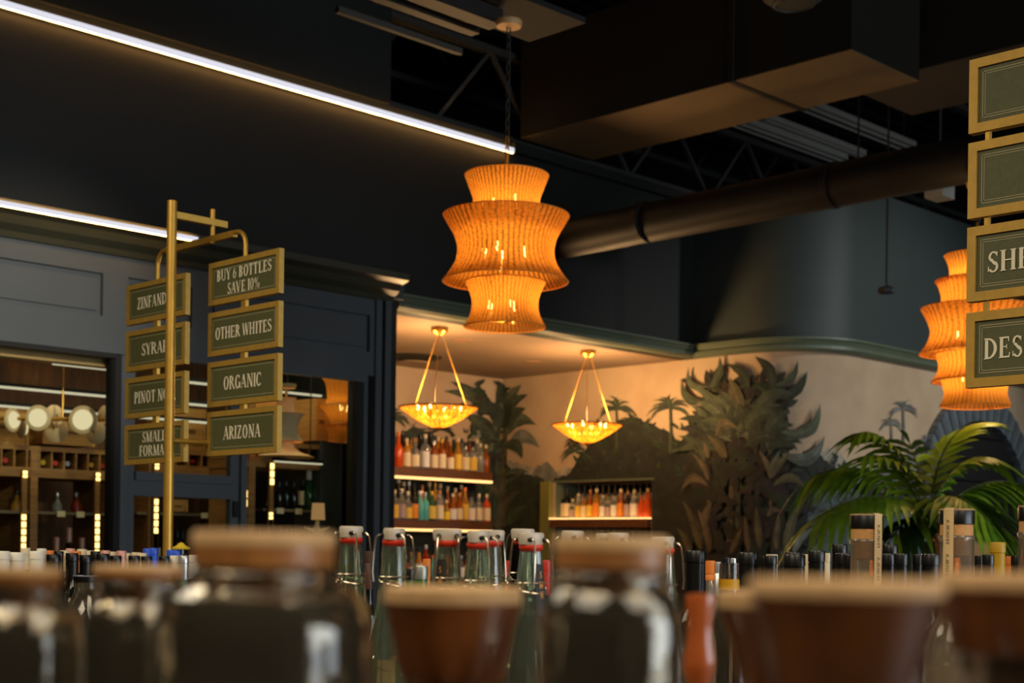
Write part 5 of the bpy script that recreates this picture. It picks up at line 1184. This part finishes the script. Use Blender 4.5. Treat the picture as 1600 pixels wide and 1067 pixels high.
# bottle with a black wide lid in the gap at the left
p=at(135,900,2.0)
t=thing('jar_with_lid','clear jar with a flat black lid between the blurred corks','jar',(p.x,p.y,SH)); Hh=p.z-SH
MB().lathe([(0.0165,Hh-0.008),(0.0175,Hh-0.007),(0.0175,Hh-0.001),(0.016,Hh),(0.0001,Hh)],28).build('lid',C_dark,t); MB().lathe([(0.018,Hh-0.0005),(0.0182,Hh+0.0008),(0.016,Hh+0.001)],28,caps=False).build('lid_rim',C_silver,t)
MB().lathe([(0.03,0),(0.034,0.006),(0.034,Hh-0.07),(0.026,Hh-0.045),(0.0155,Hh-0.02),(0.0155,Hh-0.008),(0.013,Hh-0.008),(0.013,Hh-0.02),(0.0235,Hh-0.045),(0.031,Hh-0.07),(0.031,0.01),(0.0001,0.008)],28).build('glass',GF,t)
MB().lathe([(0.030,0.0105),(0.030,Hh-0.10),(0.0001,Hh-0.10)],24).build('liquid',mat('rose_liquor',(150,50,20),0.2,trans=0.3),t)
# small ones near the centre
wb(577,861,2.3,GB,mat('cap_brown',(70,40,24),0.5),'small brown-capped cream bottle right of the first swing-top',10)
wb(657,884,2.1,mat('bright_green_glass',(20,120,50),0.06,trans=0.5),mat('crown_grey',(150,150,140),0.35,metal=0.6),'bright green glass bottle between swing-tops',24,kind='tall',cap_h=0.02)
wb(640,888,2.35,mat('bright_green_glass',(20,120,50),0.06,trans=0.5),C_dark,'green glass bottle half behind the second swing-top',16,kind='tall',cap_h=0.05)
wb(667,873,2.4,G_honey,C_orange,'orange-capped bottle behind the green glass bottle',12)
wb(853,875,2.4,GB,C_red,'red-capped bottle right of the labelled swing-top',16); wb(796,876,2.3,GB,C_red,'red-capped bottle behind the dark swing-top',12)
wb(1110,876,1.95,G_clear,C_orange,'orange-sealed clear bottle right of the wide black cap',12,cap_h=0.07); wb(1121,878,2.4,G_clear,C_silver,'slim clear bottle behind the orange-sealed one',9)
p=at(1139,905,1.95)
t=thing('banded_bottle','clear bottle with a mustard band between two black caps','bottle',(p.x,p.y,SH)); Hh=p.z-SH
MB().lathe([(0.03,0),(0.034,0.006),(0.034,Hh-0.08),(0.014,Hh-0.035),(0.0135,Hh+0.022),(0.0001,Hh+0.022)],24).build('glass',GF,t); MB().lathe([(0.0142,Hh-0.014),(0.0142,Hh)],24,caps=False).build('band',mat('mustard_band',(190,140,10),0.45),t)
wb(1135,871,2.5,GB,C_dark,'black-capped bottle behind the mustard-banded one',12); wb(1145,872,2.6,G_clear,C_silver,'silver-topped clear bottle behind the mustard-banded one',10)
# tall clear necks with black caps and a paper seal
Q=GLY['O'][0]+[[(0.36,0.16),(0.46,0.20),(0.72,-0.14),(0.60,-0.14)]]; GLY['Q']=(Q,0.74)
def tall_neck(px,ytop,d,wpx,strip,label):
    top=at(px,ytop,d); H=top.z-SH; r=wpx*d/F/2; t=thing('tall_clear_bottle',label,'bottle',(top.x,top.y,SH),0,'tall clear bottles with black caps')
    MB().lathe([(0.038,0),(0.042,0.006),(0.042,H-0.19),(0.034,H-0.165),(r*0.93,H-0.145),(r*0.93,H-0.045),(r*1.0,H-0.042),(r*1.0,H-0.038),(r*0.95,H-0.036),(r*0.70,H-0.036),(r*0.72,H-0.145),(0.030,H-0.168),(0.037,H-0.195),(0.037,0.012),(0.0001,0.010)],36).build('glass',GN_,t)
    MB().lathe([(r*0.68,H-0.062),(r*0.68,H-0.037),(r*0.90,H-0.036),(r*0.90,H-0.021)],32).build('cork',mat('cork_tan',(190,140,84),0.7,noise=0.12,scale=220),t)
    MB().lathe([(r*0.97,H-0.0205),(r*0.97,H-0.003),(r*0.95,H-0.002)],32).build('cap',C_dark,t); MB().lathe([(r*0.96,H-0.0022),(r*0.95,H),(0.0001,H+0.0003)],32).build('cap_top',M_stt,t)
    MB().lathe([(r*1.02,H-0.11),(r*1.02,H-0.0005),(r*0.80,H+0.001)],10,a0=strip-0.30,a1=strip+0.30).build('paper_seal',mat('seal_paper',(206,178,130),0.7),t)
    q=MB(); R_=r*1.02+0.0004
    pol,W=text_polys('TEQUILA',0.0042,0.034)
    for k in range(2):
        for pq in pol: q.poly([(R_*math.cos(strip+y/R_-0.1),R_*math.sin(strip+y/R_-0.1),H-0.032-0.046*k+x) for x,y in pq])
    q.build('seal_lettering',mat('seal_ink',(70,50,30),0.7),t)
    MB().lathe([(0.036,0.0125),(0.036,H-0.21),(0.0001,H-0.21)],28).build('liquid',mat('pale_spirit',(214,200,160),0.1,trans=0.8),t)
tall_neck(1354,803,2.05,52,CAMF+0.55,'tall clear bottle neck with black cap, left of the palm stem')
tall_neck(1495,795,1.95,56,CAMF-0.75,'tall clear bottle neck with black cap in front of the palm')
tall_neck(1619,790,1.95,56,CAMF+0.9,'tall clear bottle neck cut by the right edge')
